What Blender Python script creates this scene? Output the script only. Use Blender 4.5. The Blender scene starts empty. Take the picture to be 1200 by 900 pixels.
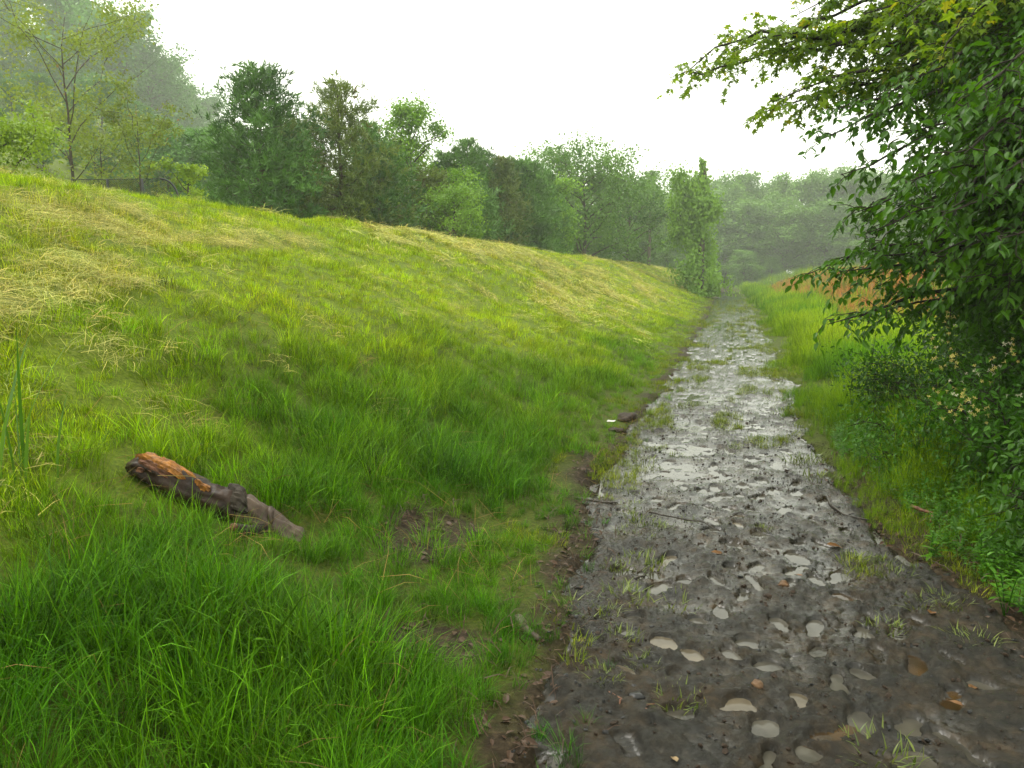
import bpy, math, random
import numpy as np
from mathutils import Vector, Matrix

SC = bpy.context.scene
COL = SC.collection
R = math.radians

# ------------------------------------------------------------------ camera
F_PX, HOR_Y, EYE = 930.0, 325.0, 1.6
PITCH = math.atan((450 - HOR_Y) / F_PX)
YAW = R(15.317)
cam_d = bpy.data.cameras.new("camera")
cam = bpy.data.objects.new("camera", cam_d)
COL.objects.link(cam)
cam_d.sensor_width = 36.0
cam_d.lens = F_PX / 1200 * 36
cam_d.clip_start = 0.05
cam_d.clip_end = 2000
cam.location = (0, 0, EYE)
cam.rotation_euler = (R(90) - PITCH, 0, YAW)
SC.camera = cam

# ------------------------------------------------------------------ sky, sun, exposure
SUN_EL, SUN_AZ = R(58), R(-70)          # azimuth measured from +Y towards +X
w = bpy.data.worlds.new("World")
SC.world = w
w.use_nodes = True
nt = w.node_tree
nt.nodes.clear()
out = nt.nodes.new("ShaderNodeOutputWorld")
bg = nt.nodes.new("ShaderNodeBackground")
sky = nt.nodes.new("ShaderNodeTexSky")
sky.sky_type = 'NISHITA'
sky.sun_disc = False
sky.sun_elevation = SUN_EL
sky.sun_rotation = SUN_AZ
sky.air_density = 1.0
sky.dust_density = 6.0
hsv = nt.nodes.new("ShaderNodeHueSaturation")
hsv.inputs['Saturation'].default_value = 0.25
mixc = nt.nodes.new("ShaderNodeMix")
mixc.data_type = 'RGBA'
mixc.inputs['Factor'].default_value = 0.85       # the cloud deck covers nearly all of the sky
mixc.inputs['B'].default_value = (15.6, 15.9, 14.0, 1)
nt.links.new(sky.outputs[0], hsv.inputs['Color'])
nt.links.new(hsv.outputs[0], mixc.inputs['A'])
nt.links.new(mixc.outputs['Result'], bg.inputs['Color'])
bg.inputs['Strength'].default_value = 0.1
nt.links.new(bg.outputs[0], out.inputs['Surface'])

sun_d = bpy.data.lights.new("sun", 'SUN')
sun_d.energy = 1.5
sun_d.angle = R(22)
sun_d.color = (1.0, 0.97, 0.9)
sun = bpy.data.objects.new("sun", sun_d)
COL.objects.link(sun)
sv = Vector((math.sin(SUN_AZ) * math.cos(SUN_EL), math.cos(SUN_AZ) * math.cos(SUN_EL), math.sin(SUN_EL)))
sun.rotation_euler = sv.to_track_quat('Z', 'Y').to_euler()

SC.view_settings.view_transform = 'Standard'
SC.view_settings.look = 'None'
SC.view_settings.exposure = 0.66
SC.view_settings.gamma = 1.0
SC.render.engine = 'CYCLES'
SC.cycles.max_bounces = 6
SC.cycles.diffuse_bounces = 2
SC.cycles.glossy_bounces = 2
SC.cycles.transmission_bounces = 3
SC.cycles.volume_bounces = 1
SC.cycles.caustics_reflective = False
SC.cycles.caustics_refractive = False
SC.cycles.use_denoising = True

HAZE_DENSITY = 0.0011

# ------------------------------------------------------------------ helpers
def cam_axes():
    f = np.array([-math.sin(YAW) * math.cos(PITCH), math.cos(YAW) * math.cos(PITCH), -math.sin(PITCH)])
    r = np.array([math.cos(YAW), math.sin(YAW), 0.0])
    return f, r, np.cross(r, f)
CF, CR, CU = cam_axes()
EYEP = np.array([0, 0, EYE])

def ray(px, py):
    d = CF + CR * (px - 600) / F_PX + CU * (450 - py) / F_PX
    return d / np.linalg.norm(d)

def pt(px, py, dist):
    """the place seen at a point of the photograph, dist metres off (horizontally)"""
    d = ray(px, py)
    return EYEP + d * dist / math.hypot(d[0], d[1])

def _hash(ix, iy, s):
    h = (ix * 374761393 + iy * 668265263 + s * 1442695041) & 0xFFFFFFFF
    h = ((h ^ (h >> 13)) * 1274126177) & 0xFFFFFFFF
    return ((h ^ (h >> 16)) & 0xFFFF) / 65535.0

def vnoise(x, y, s=0):
    x = np.asarray(x, float); y = np.asarray(y, float)
    ix = np.floor(x).astype(np.int64); iy = np.floor(y).astype(np.int64)
    fx = x - ix; fy = y - iy
    fx = fx * fx * (3 - 2 * fx); fy = fy * fy * (3 - 2 * fy)
    a = _hash(ix, iy, s); b = _hash(ix + 1, iy, s); c = _hash(ix, iy + 1, s); d = _hash(ix + 1, iy + 1, s)
    return (a + (b - a) * fx) * (1 - fy) + (c + (d - c) * fx) * fy - 0.5

def fbm(x, y, s=0, o=4, g=0.5):
    v = 0; a = 1.0; k = 1.0
    for i in range(o):
        v = v + a * vnoise(np.asarray(x) * k + 13.7 * i, np.asarray(y) * k - 7.3 * i, s + i)
        a *= g; k *= 2.03
    return v

def sstep(a, b, x):
    t = np.clip((np.asarray(x, float) - a) / (b - a), 0, 1)
    return t * t * (3 - 2 * t)

def make_mesh(name, V, loops, totals, smooth=False, attrs=None):
    me = bpy.data.meshes.new(name)
    V = np.ascontiguousarray(V, np.float32)
    loops = np.ascontiguousarray(loops, np.int32); totals = np.ascontiguousarray(totals, np.int32)
    me.vertices.add(len(V)); me.vertices.foreach_set("co", V.ravel())
    if len(loops):
        me.loops.add(len(loops)); me.loops.foreach_set("vertex_index", loops)
        st = np.zeros(len(totals), np.int32); st[1:] = np.cumsum(totals)[:-1]
        me.polygons.add(len(totals)); me.polygons.foreach_set("loop_start", st)
        me.polygons.foreach_set("loop_total", totals)
        me.polygons.foreach_set("use_smooth", np.full(len(totals), smooth, bool))
    for k, (typ, arr) in (attrs or {}).items():
        a = me.attributes.new(k, typ, 'POINT')
        f = {'FLOAT': 'value', 'INT': 'value', 'FLOAT_VECTOR': 'vector', 'FLOAT_COLOR': 'color'}[typ]
        a.data.foreach_set(f, np.ascontiguousarray(arr, np.int32 if typ == 'INT' else np.float32).ravel())
    me.update(calc_edges=True)
    me.validate()
    return me

def obj(name, me, mat=None, parent=None, loc=None):
    o = bpy.data.objects.new(name, me)
    COL.objects.link(o)
    if mat and not me.materials:
        me.materials.append(mat)
    if parent is not None:
        o.parent = parent
    if loc is not None:
        o.location = loc
    return o

def tag(o, label=None, cat=None, group=None, kind=None):
    if label: o["label"] = label
    if cat: o["category"] = cat
    if group: o["group"] = group
    if kind: o["kind"] = kind
    return o

def empty(name, loc, rz=0):
    e = bpy.data.objects.new(name, None)
    COL.objects.link(e)
    e.empty_display_size = 0.1
    e.location = loc
    e.rotation_euler = (0, 0, rz)
    return e

def copy_tree(o, parent=None):
    c = o.copy(); COL.objects.link(c)
    if parent is not None: c.parent = parent
    for ch in list(o.children): copy_tree(ch, c)
    return c

class MB:
    """a little mesh builder: tubes, polygons"""
    def __init__(s): s.V = []; s.L = []; s.T = []; s.n = 0
    def add(s, V, faces):
        V = np.asarray(V, float)
        for f in faces:
            s.L.extend([i + s.n for i in f]); s.T.append(len(f))
        s.V.append(V); s.n += len(V)
    def tube(s, pts, rad, sides=6, cap=True, wob=None):
        pts = np.asarray(pts, float); n = len(pts)
        rad = np.broadcast_to(np.asarray(rad, float), (n,))
        t = np.gradient(pts, axis=0); t /= np.linalg.norm(t, axis=1)[:, None] + 1e-9
        ref = np.array([0.31, 0.77, 0.11]) if abs(t[0][2]) > .8 else np.array([0, 0, 1.0])
        V = []
        for i in range(n):
            a = np.cross(t[i], ref); a /= np.linalg.norm(a) + 1e-9; b = np.cross(t[i], a)
            for k in range(sides):
                th = 2 * math.pi * k / sides
                r = rad[i] * (1 if wob is None else wob(i / (n - 1), th))
                V.append(pts[i] + r * (math.cos(th) * a + math.sin(th) * b))
        Fs = []
        for i in range(n - 1):
            for k in range(sides):
                k2 = (k + 1) % sides
                Fs.append((i * sides + k, i * sides + k2, (i + 1) * sides + k2, (i + 1) * sides + k))
        if cap:
            Fs.append(tuple(range(sides))[::-1]); Fs.append(tuple((n - 1) * sides + k for k in range(sides)))
        s.add(V, Fs)
    def mesh(s, name, smooth=True):
        return make_mesh(name, np.concatenate(s.V), s.L, s.T, smooth)

def spread(tmpl, P, X, N, S, tone=None, name="leaves", W=None):
    """one mesh of many small copies of a template (x along, y across, z normal)"""
    TV, TF = tmpl
    TV = np.asarray(TV, float)
    P = np.asarray(P, float); X = np.asarray(X, float); N = np.asarray(N, float); S = np.asarray(S, float)
    X = X / (np.linalg.norm(X, axis=1)[:, None] + 1e-9)
    Y = np.cross(N, X); Y /= np.linalg.norm(Y, axis=1)[:, None] + 1e-9
    Z = np.cross(X, Y)
    n, k = len(P), len(TV)
    w_ = np.ones(n) if W is None else np.asarray(W, float)
    V = P[:, None, :] + S[:, None, None] * (TV[None, :, 0:1] * X[:, None] + w_[:, None, None] * TV[None, :, 1:2] * Y[:, None] + TV[None, :, 2:3] * Z[:, None])
    L0 = np.concatenate([np.array(f) for f in TF]); T0 = np.array([len(f) for f in TF])
    L = (L0[None, :] + (np.arange(n) * k)[:, None]).ravel()
    T = np.tile(T0, n)
    if tone is None: tone = np.random.default_rng(n).random(n)
    return make_mesh(name, V.reshape(-1, 3), L, T, False, {"tone": ('FLOAT', np.repeat(tone, k))})

DIAMOND = ([(0, 0, 0), (.5, .36, .06), (1, 0, -.05), (.5, -.36, .06)], [(0, 1, 2), (0, 2, 3)])
NEEDLE = ([(0, -.06, 0), (1, 0, 0), (0, .06, 0)], [(0, 1, 2)])
OVATE = ([(0, 0, 0), (.33, 0, -.03), (.68, 0, -.05), (1.05, 0, -.16), (.28, .24, .05), (.64, .22, .03), (.28, -.24, .05), (.64, -.22, .03)],
         [(0, 1, 4), (4, 1, 2, 5), (5, 2, 3), (0, 6, 1), (6, 7, 2, 1), (7, 3, 2)])
SIMPLE = ([(0, 0, 0), (.3, .24, .05), (.68, .2, .03), (1.05, 0, -.12), (.68, -.2, .03), (.3, -.24, .05)], [(0, 1, 2, 3), (0, 3, 4, 5)])
STAR = ([(0, 0, 0), (.12, .42, -.06), (.34, .17, .03), (.55, .48, -.06), (.62, .14, .03), (1.05, 0, -.1), (.62, -.14, .03), (.55, -.48, -.06), (.34, -.17, .03), (.12, -.42, -.06), (.4, 0, .0)],
        [(0, 10, 2, 1), (2, 10, 4, 3), (4, 10, 5), (5, 10, 6), (6, 10, 8, 7), (8, 10, 0, 9)])

# ------------------------------------------------------------------ materials
def new_mat(name):
    m = bpy.data.materials.new(name); m.use_nodes = True
    m.node_tree.nodes.clear()
    return m, m.node_tree
def nd(t, kind, **kw):
    n = t.nodes.new("ShaderNode" + kind)
    for k, v in kw.items(): setattr(n, k, v)
    return n
def ramp(t, fac, stops):
    r = nd(t, "ValToRGB")
    cr = r.color_ramp
    while len(cr.elements) < len(stops): cr.elements.new(0.5)
    for e, (p, c) in zip(cr.elements, stops):
        e.position = p; e.color = (*c, 1) if len(c) == 3 else c
    if fac is not None: t.links.new(fac, r.inputs[0])
    return r
def noise(t, scale, detail=4, rough=.55, coord='Object', dist=0):
    tc = nd(t, "TexCoord")
    n = nd(t, "TexNoise"); n.inputs['Scale'].default_value = scale
    n.inputs['Detail'].default_value = detail; n.inputs['Roughness'].default_value = rough
    n.inputs['Distortion'].default_value = dist
    t.links.new(tc.outputs[coord], n.inputs['Vector'])
    return n
def mix(t, a, b, fac, blend='MIX'):
    m = nd(t, "Mix", data_type='RGBA', blend_type=blend)
    for s, v in (('A', a), ('B', b), ('Factor', fac)):
        if isinstance(v, (int, float)): m.inputs[s].default_value = v
        elif isinstance(v, tuple): m.inputs[s].default_value = (*v, 1)
        else: t.links.new(v, m.inputs[s])
    return m.outputs['Result']
def shader_leaf(t, colour, rough=.4, trans=.3, spec=.4, trans_tint=(1.25, 1.2, .5)):
    p = nd(t, "BsdfPrincipled")
    p.inputs['Roughness'].default_value = rough
    p.inputs['Specular IOR Level'].default_value = spec
    tr = nd(t, "BsdfTranslucent")
    ms = nd(t, "MixShader"); ms.inputs[0].default_value = trans
    o = nd(t, "OutputMaterial")
    t.links.new(colour, p.inputs['Base Color'])
    t.links.new(mix(t, colour, trans_tint, 1.0, 'MULTIPLY'), tr.inputs['Color'])
    t.links.new(p.outputs[0], ms.inputs[1]); t.links.new(tr.outputs[0], ms.inputs[2])
    t.links.new(ms.outputs[0], o.inputs['Surface'])

def leaf_mat(name, dark, light, clump=1.2, rough=.45, trans=.3, accent=None, spec=.35):
    m, t = new_mat(name)
    a = nd(t, "Attribute", attribute_name="tone")
    n = noise(t, clump, 2)
    oi = nd(t, "ObjectInfo")
    add = nd(t, "Math", operation='MULTIPLY_ADD'); t.links.new(a.outputs['Fac'], add.inputs[0]); add.inputs[1].default_value = .45
    t.links.new(n.outputs['Fac'], add.inputs[2])
    sub = nd(t, "Math", operation='MULTIPLY_ADD'); t.links.new(oi.outputs['Random'], sub.inputs[0]); sub.inputs[1].default_value = .3
    t.links.new(add.outputs[0], sub.inputs[2])
    stops = [(.3, dark), (.62, tuple(.5 * (x + y) for x, y in zip(dark, light))), (1.0, light)]
    mr = nd(t, "MapRange"); mr.inputs[1].default_value = .2; mr.inputs[2].default_value = 1.2
    t.links.new(sub.outputs[0], mr.inputs[0])
    r = ramp(t, mr.outputs[0], stops)
    col = r.outputs[0]
    if accent:
        g = nd(t, "Math", operation='GREATER_THAN'); t.links.new(a.outputs['Fac'], g.inputs[0]); g.inputs[1].default_value = 1 - accent[1]
        col = mix(t, col, accent[0], g.outputs[0])
    shader_leaf(t, col, rough, trans, spec)
    return m

def bark_mat(name, a, b, scale=9, rough=.75, spec=.15):
    m, t = new_mat(name)
    n = noise(t, scale, 6, .65, dist=.6)
    r = ramp(t, n.outputs['Fac'], [(.3, a), (.7, b)])
    p = nd(t, "BsdfPrincipled"); p.inputs['Roughness'].default_value = rough; p.inputs['Specular IOR Level'].default_value = spec
    bp = nd(t, "Bump"); bp.inputs['Strength'].default_value = .6; bp.inputs['Distance'].default_value = .02
    t.links.new(n.outputs['Fac'], bp.inputs['Height'])
    t.links.new(r.outputs[0], p.inputs['Base Color']); t.links.new(bp.outputs[0], p.inputs['Normal'])
    o = nd(t, "OutputMaterial"); t.links.new(p.outputs[0], o.inputs['Surface'])
    return m

def grass_mat(name, rough=.5, trans=.2, root=(1.15, 1.0, .8)):
    """the blade's colour comes with each tuft; a little variation from blade to blade"""
    m, t = new_mat(name)
    a = nd(t, "Attribute", attribute_name="tint", attribute_type='INSTANCER')
    b = nd(t, "Attribute", attribute_name="tone")
    h = nd(t, "Attribute", attribute_name="along")
    r = ramp(t, b.outputs['Fac'], [(0, (.36, .42, .3)), (.5, (.92, .95, .9)), (.88, (1.4, 1.28, 1.1)), (.985, (1.9, 1.6, 1.6))])
    c = mix(t, a.outputs['Color'], r.outputs[0], 1.0, 'MULTIPLY')
    r2 = ramp(t, h.outputs['Fac'], [(0, root), (.5, (1, 1, 1)), (1, (1.1, 1.05, .9))])
    c = mix(t, c, r2.outputs[0], 1.0, 'MULTIPLY')
    shader_leaf(t, c, rough, trans, .08)
    return m

M = {}
M['bark'] = bark_mat('grey_brown_bark', (.035, .028, .02), (.12, .1, .075))
M['dark_bark'] = bark_mat('dark_wet_bark', (.012, .010, .008), (.05, .04, .03))
M['pine_bark'] = bark_mat('pine_bark', (.03, .022, .016), (.1, .07, .05))
M['pine'] = leaf_mat('pine_needles', (.016, .065, .009), (.12, .27, .034), .8, .5, .15)
M['pine_brown'] = leaf_mat('browning_pine_needles', (.035, .08, .010), (.17, .23, .03), .8, .5, .2, ((.15, .10, .03), .10))
M['leaf_far'] = leaf_mat('woodland_leaves', (.035, .11, .014), (.16, .31, .04), .35, .55, .3)
M['leaf_hill'] = leaf_mat('hillside_leaves', (.02, .085, .008), (.11, .28, .025), .35, .55, .25)
M['leaf_fresh'] = leaf_mat('fresh_green_leaves', (.07, .18, .010), (.27, .48, .03), .7, .5, .35)
M['leaf_lime'] = leaf_mat('lime_green_leaves', (.12, .22, .012), (.32, .45, .03), .9, .5, .35)
M['leaf_sparse'] = leaf_mat('young_olive_leaves', (.10, .15, .02), (.27, .35, .05), 1.0, .5, .35, ((.26, .17, .06), .06))
M['leaf_vine'] = leaf_mat('vine_leaves', (.06, .16, .012), (.21, .38, .035), .6, .5, .35)
M['leaf_near'] = leaf_mat('glossy_tree_leaves', (.014, .06, .002), (.078, .20, .007), 1.2, .42, .45, None, .3)
M['leaf_star'] = leaf_mat('lobed_tree_leaves', (.06, .14, .006), (.24, .36, .018), 1.2, .42, .5, ((.36, .36, .02), .05), .3)
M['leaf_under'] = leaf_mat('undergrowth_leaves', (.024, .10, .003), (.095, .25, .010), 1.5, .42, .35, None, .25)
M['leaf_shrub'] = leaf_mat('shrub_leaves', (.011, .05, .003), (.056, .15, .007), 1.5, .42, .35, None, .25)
M['grass'] = grass_mat('grass_blades')
M['straw'] = grass_mat('straw_blades', .6, .2, (1, .95, .85))

def simple_mat(name, a, b, scale=20, rough=.6, bump=.3, spec=.2):
    m, t = new_mat(name)
    n = noise(t, scale, 5, .6)
    r = ramp(t, n.outputs['Fac'], [(.3, a), (.7, b)])
    p = nd(t, "BsdfPrincipled"); p.inputs['Roughness'].default_value = rough
    p.inputs['Specular IOR Level'].default_value = spec
    bp = nd(t, "Bump"); bp.inputs['Strength'].default_value = bump; bp.inputs['Distance'].default_value = .01
    t.links.new(n.outputs['Fac'], bp.inputs['Height'])
    t.links.new(r.outputs[0], p.inputs['Base Color']); t.links.new(bp.outputs[0], p.inputs['Normal'])
    o = nd(t, "OutputMaterial"); t.links.new(p.outputs[0], o.inputs['Surface'])
    return m
M['wood_orange'] = simple_mat('raw_orange_wood', (.06, .022, .006), (.36, .15, .026), 24, .55, .8)
M['wood_grey'] = simple_mat('weathered_wood', (.035, .024, .017), (.12, .09, .062), 14, .5, .8)
M['wood_red'] = simple_mat('red_brown_twig', (.06, .025, .015), (.2, .09, .05), 30, .5, .5)
M['twig'] = simple_mat('dark_wet_twig', (.012, .010, .008), (.05, .04, .03), 30, .4, .5)
M['stone'] = simple_mat('wet_stone', (.04, .04, .04), (.12, .12, .115), 25, .3, .3)
M['stone_dark'] = simple_mat('dark_wet_stone', (.010, .010, .010), (.03, .03, .03), 25, .25, .3)
M['leaf_dead'] = simple_mat('fallen_leaf', (.06, .028, .010), (.17, .08, .025), 30, .4, .3)
M['leaf_tan'] = simple_mat('tan_fallen_leaf', (.12, .08, .04), (.26, .18, .09), 30, .4, .3)
M['litter'] = simple_mat('leaf_litter', (.022, .012, .007), (.095, .052, .028), 3, .5, .3)
M['soil'] = simple_mat('dark_soil', (.012, .007, .004), (.04, .024, .013), 30, .7, 1.0)
M['paper'] = simple_mat('white_scrap', (.45, .42, .4), (.6, .58, .55), 8, .6, .1)
M['steel'] = simple_mat('dull_dark_steel', (.02, .022, .022), (.05, .055, .055), 8, .5, .1)
M['petal_yellow'] = simple_mat('yellow_petals', (.42, .34, .07), (.52, .46, .16), 30, .5, .1)
M['petal_white'] = simple_mat('cream_petals', (.42, .40, .26), (.52, .5, .36), 30, .5, .1)
M['clay'] = simple_mat('red_brown_mud_clod', (.06, .03, .014), (.14, .08, .04), 30, .45, .9)

# ------------------------------------------------------------------ the lie of the land
YL = np.array([1.0, 2.35, 2.9, 3.8, 4.9, 5.9, 8, 11.1, 14.5, 20.5, 31, 62, 104, 300])
XL = np.array([-.50, -.57, -.62, -.70, -.82, -.94, -.97, -1.0, -.94, -.88, -.94, -1.1, -1.1, -1.1])
YR = np.array([1.0, 2.4, 3.9, 4.5, 5.35, 6.2, 7.3, 9, 11.7, 16.6, 24, 39, 78, 300])
XR = np.array([2.0, 1.75, 1.36, 1.15, .95, .86, .82, .85, .9, 1.0, 1.08, 1.12, .95, .9])
def xl(y): return np.interp(y, YL, XL) + .16 * fbm(np.asarray(y, float) * .8, 3.1, 201, 3) * sstep(2, 5, y)
def xr(y): return np.interp(y, YR, XR) + .22 * fbm(np.asarray(y, float) * .7, 8.1, 207, 3) * sstep(2.5, 6, y)

def ground_h(x, y):
    """the ground apart from the path's dip"""
    x = np.asarray(x, float); y = np.asarray(y, float)
    t = np.clip((-x - 1.25) / 7.2, 0, 1)
    z = 2.74 * (.55 * t * t * (3 - 2 * t) + .45 * t)
    z = z - 1.9 * sstep(11.5, 18, -x)
    hill = np.clip(-x - 26, 0, 400)
    z = z + 0.40 * np.minimum(hill, 60) * sstep(260, 150, y) * sstep(0, 12, hill)
    z = z + 2.0 * sstep(2.3, 9.5, x) * sstep(15, 36, y)
    a = sstep(.0, 2.0, np.abs(x + .0) - .9)
    z = z + a * (.16 * fbm(x * .45, y * .3, 3, 3) + .05 * fbm(x * 2.1, y * 1.3, 9, 2)) + .025 * fbm(x * 3, y * 3, 19, 3)
    z = z + .16 * fbm(x * .9 + 3, y * .22, 41, 2) * sstep(2.2, 4, -x) * sstep(12, 8, -x)
    return z

def edge_mask(x, y):
    j = .3 * fbm(np.asarray(x) * 2.6, np.asarray(y) * 2.2, 77, 3)
    return sstep(-.05, .16, x - xl(y) + j) * sstep(-.05, .16, xr(y) - x + j)

def terrain_h(x, y):
    return ground_h(x, y) - .14 * edge_mask(x, y)

def on_ground(px, py):
    d = ray(px, py); t = .5
    for _ in range(4000):
        p = EYEP + d * t
        if p[2] < ground_h(p[0], p[1]): break
        t += .01 + t * .002
    return EYEP + d * t

# ground sheet: fine near the camera, coarse to the horizon
def axis(dense, ext_lo, ext_hi, grow=1.16):
    a = list(dense); s = dense[1] - dense[0]
    v = a[-1]; st = s
    while v < ext_hi: st *= grow; v += st; a.append(v)
    v = a[0]; st = s; pre = []
    while v > ext_lo: st *= grow; v -= st; pre.append(v)
    return np.array(pre[::-1] + a)
gx = axis(np.arange(-9.5, 3.0, .07), -330, 300)
gy = axis(np.arange(1.0, 14, .09), -60, 420, 1.03)
GX, GY = np.meshgrid(gx, gy)
GZ = terrain_h(GX, GY)
def grid_mesh(name, X, Y, Z, attrs=None):
    ny, nx = X.shape
    i = np.arange(ny * nx).reshape(ny, nx)
    q = np.stack([i[:-1, :-1], i[:-1, 1:], i[1:, 1:], i[1:, :-1]], -1).reshape(-1, 4)
    return make_mesh(name, np.stack([X, Y, Z], -1).reshape(-1, 3), q.ravel(), np.full(len(q), 4), True, attrs)

m, t = new_mat('soil_and_turf')
n1 = noise(t, .9, 5, .6); n2 = noise(t, 26, 5, .65); n3 = noise(t, 5, 4, .6)
soil = ramp(t, n2.outputs['Fac'], [(.3, (.014, .010, .006)), (.55, (.036, .026, .015)), (.75, (.075, .054, .030))])
n4 = noise(t, 38, 5, .7)
turf_a = ramp(t, n4.outputs['Fac'], [(.3, (.018, .034, .003)), (.7, (.08, .10, .010))])
turf_b = ramp(t, n4.outputs['Fac'], [(.3, (.045, .08, .004)), (.7, (.17, .22, .016))])
mw = nd(t, "Attribute", attribute_name="mown")
class turf: outputs = [mix(t, turf_a.outputs[0], turf_b.outputs[0], mw.outputs['Fac'])]
gm = nd(t, "Attribute", attribute_name="turf")
mm = nd(t, "Math", operation='MULTIPLY_ADD'); t.links.new(n3.outputs['Fac'], mm.inputs[0]); mm.inputs[1].default_value = 1.2; mm.inputs[2].default_value = -.6
ad = nd(t, "Math", operation='ADD', use_clamp=True); t.links.new(mm.outputs[0], ad.inputs[0]); t.links.new(gm.outputs['Fac'], ad.inputs[1])
c = mix(t, soil.outputs[0], turf.outputs[0], ad.outputs[0])
p = nd(t, "BsdfPrincipled"); p.inputs['Roughness'].default_value = .75; p.inputs['Specular IOR Level'].default_value = .08
bp = nd(t, "Bump"); bp.inputs['Strength'].default_value = .8; bp.inputs['Distance'].default_value = .03
t.links.new(n2.outputs['Fac'], bp.inputs['Height']); t.links.new(bp.outputs[0], p.inputs['Normal'])
t.links.new(c, p.inputs['Base Color'])
o = nd(t, "OutputMaterial"); t.links.new(p.outputs[0], o.inputs['Surface'])
M['ground'] = m
def bare(x, y):
    """1 where the soil lies open: the strip beside the path, a few patches in the grass"""
    x = np.asarray(x, float); y = np.asarray(y, float)
    j = .35 * fbm(x * 1.6, y * 1.6, 5, 3)
    strip = sstep(.34, .04, xl(y) - x + j) * sstep(-.4, 0, xl(y) - x + .2) * sstep(11, 6.5, y)
    strip = np.maximum(strip, sstep(.3, .05, xl(y) - x + j) * (x < .0))
    right = sstep(.45, .1, x - xr(y) + j) * (x > 0) * sstep(9, 5, y)
    b = np.maximum(strip, right)
    for (cx, cy, rx, ry) in ((-1.68, 4.25, .25, .52), (-1.2, 3.1, .26, .2)):
        b = np.maximum(b, sstep(1.25, .7, np.hypot((x - cx) / rx, (y - cy) / ry) + j))
    return b
def lush_f(x, y):
    """how far the grass is the long lush kind at the foot of the bank (1) or the mown kind (0)"""
    return sstep(-4.8, -2.2, x + 1.8 * fbm(x * .6, y * .4, 51, 3) - .14 * np.clip(y - 5.5, 0, 40) + .12 * np.clip(y - 12, 0, 40))
ground = obj("ground", grid_mesh("ground", GX, GY, GZ, {"turf": ('FLOAT', (1 - bare(GX, GY)).ravel()), "mown": ('FLOAT', (1 - lush_f(GX, GY)).ravel())}), M['ground'])
tag(ground, "grass covered embankment and field the muddy path runs through", kind="structure")

# ------------------------------------------------------------------ the path: churned mud with footprints
rng = np.random.default_rng(11)
def water_level(y): return -.012
def base_path(x, y):
    """dry relief of the mud, metres"""
    u = (x - xl(y)) / (xr(y) - xl(y))
    lift = .014 * sstep(.55, 1.0, u) * sstep(8, 4, y) + .012 * sstep(.35, 0, u) * sstep(7, 4, y) + .008 * sstep(4.5, 2.6, y)
    lift = lift + .010 * (2 * np.abs(u - .55)) ** 3 - .006 * sstep(3.8, 6, y) + .003 * sstep(7, 12, y)
    z = .024 * fbm(x * 2.6, y * 1.7, 21, 3) + .020 * fbm(x * 9, y * 7, 31, 4, .6) + lift - .012
    return z
prints = []
for k in range(760):
    y = 2.25 + 26 * rng.random() ** 1.45
    u = np.clip(rng.normal(.5, .2), .13, .88)
    x = xl(y) + u * (xr(y) - xl(y))
    if any((x - a[0]) ** 2 + ((y - a[1]) * .8) ** 2 < .014 + .0006 * y for a in prints): continue
    near_right = u > .58 and y < 4.6
    prints.append((x, y, rng.normal(0, .45) + (math.pi if rng.random() < .4 else 0), rng.uniform(.14, .25), rng.uniform(.06, .09),
                   rng.uniform(.030, .046), 'tread' if (near_right and rng.random() < .7) or (y < 4.2 and rng.random() < .15) else 'wet',
                   rng.integers(1 << 30)))
def foot_local(x, y, f):
    dx, dy = x - f[0], y - f[1]
    c, s = math.cos(f[2]), math.sin(f[2])
    return (dx * c + dy * s), (-dx * s + dy * c)         # across, along
def foot_r(a, l, f):
    """<1 inside a shoe print"""
    L, W = f[3], f[4]
    if f[6] == 'wet' and f[7] % 10 < 8:
        return np.hypot(a / (W * (.5 + .28 * (f[7] % 7) / 7)), l / (L * (.32 + .16 * (f[7] % 5) / 5))) * (1 + .55 * fbm(a * 10 + f[7] % 89, l * 10, f[7] % 991, 3))
    toe = np.hypot(a / (W * .56), (l - .16 * L) / (L * .36))
    heel = np.hypot(a / (W * .44), (l + .30 * L) / (L * .22))
    return np.minimum(toe, heel)
ys = [1.2]
while ys[-1] < 90:
    d = math.hypot(ys[-1], EYE)
    ys.append(ys[-1] + max(.0085, d * d / (794 * 1.6) * .85))
ys = np.array(ys)
us = np.linspace(0, 1, 320)
PX = (xl(ys) - .42)[:, None] + us[None, :] * ((xr(ys) + .42) - (xl(ys) - .42))[:, None]
PY = np.repeat(ys[:, None], len(us), 1)
PZ = base_path(PX, PY)
PM = np.zeros_like(PZ)
for f in prints:
    i0, i1 = np.searchsorted(ys, [f[1] - .3, f[1] + .3])
    if i1 <= i0: continue
    X_, Y_ = PX[i0:i1], PY[i0:i1]
    a, l = foot_local(X_, Y_, f)
    r = foot_r(a, l, f) + .22 * fbm(X_ * 26, Y_ * 26, f[7] % 997, 3)
    dep = sstep(1.14, .80, r)
    rim = np.exp(-((r - 1.30) / .14) ** 2)
    base0 = base_path(np.array(f[0]), np.array(f[1]))
    flat = dep * .75
    z = PZ[i0:i1] * (1 - flat) + flat * float(base0)
    d_ = f[5] * (1 if f[6] == 'wet' else .75)
    z = z - d_ * dep + .010 * rim * (.4 + fbm(X_ * 9, Y_ * 9, 5, 2) * 1.4)
    if f[6] == 'tread':
        k = 2 * math.pi / .026
        z = z + dep * .0075 * np.sin(l * k + 3.5 * np.abs(a) / .05 + 1.2 * fbm(X_ * 15, Y_ * 15, 3, 2))
        z = z + .004 * np.exp(-((r - 1.5) / .25) ** 2) * np.sin(r * 26)
    PZ[i0:i1] = z
    PM[i0:i1] = np.maximum(PM[i0:i1], sstep(1.5, 1.1, r))
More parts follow.
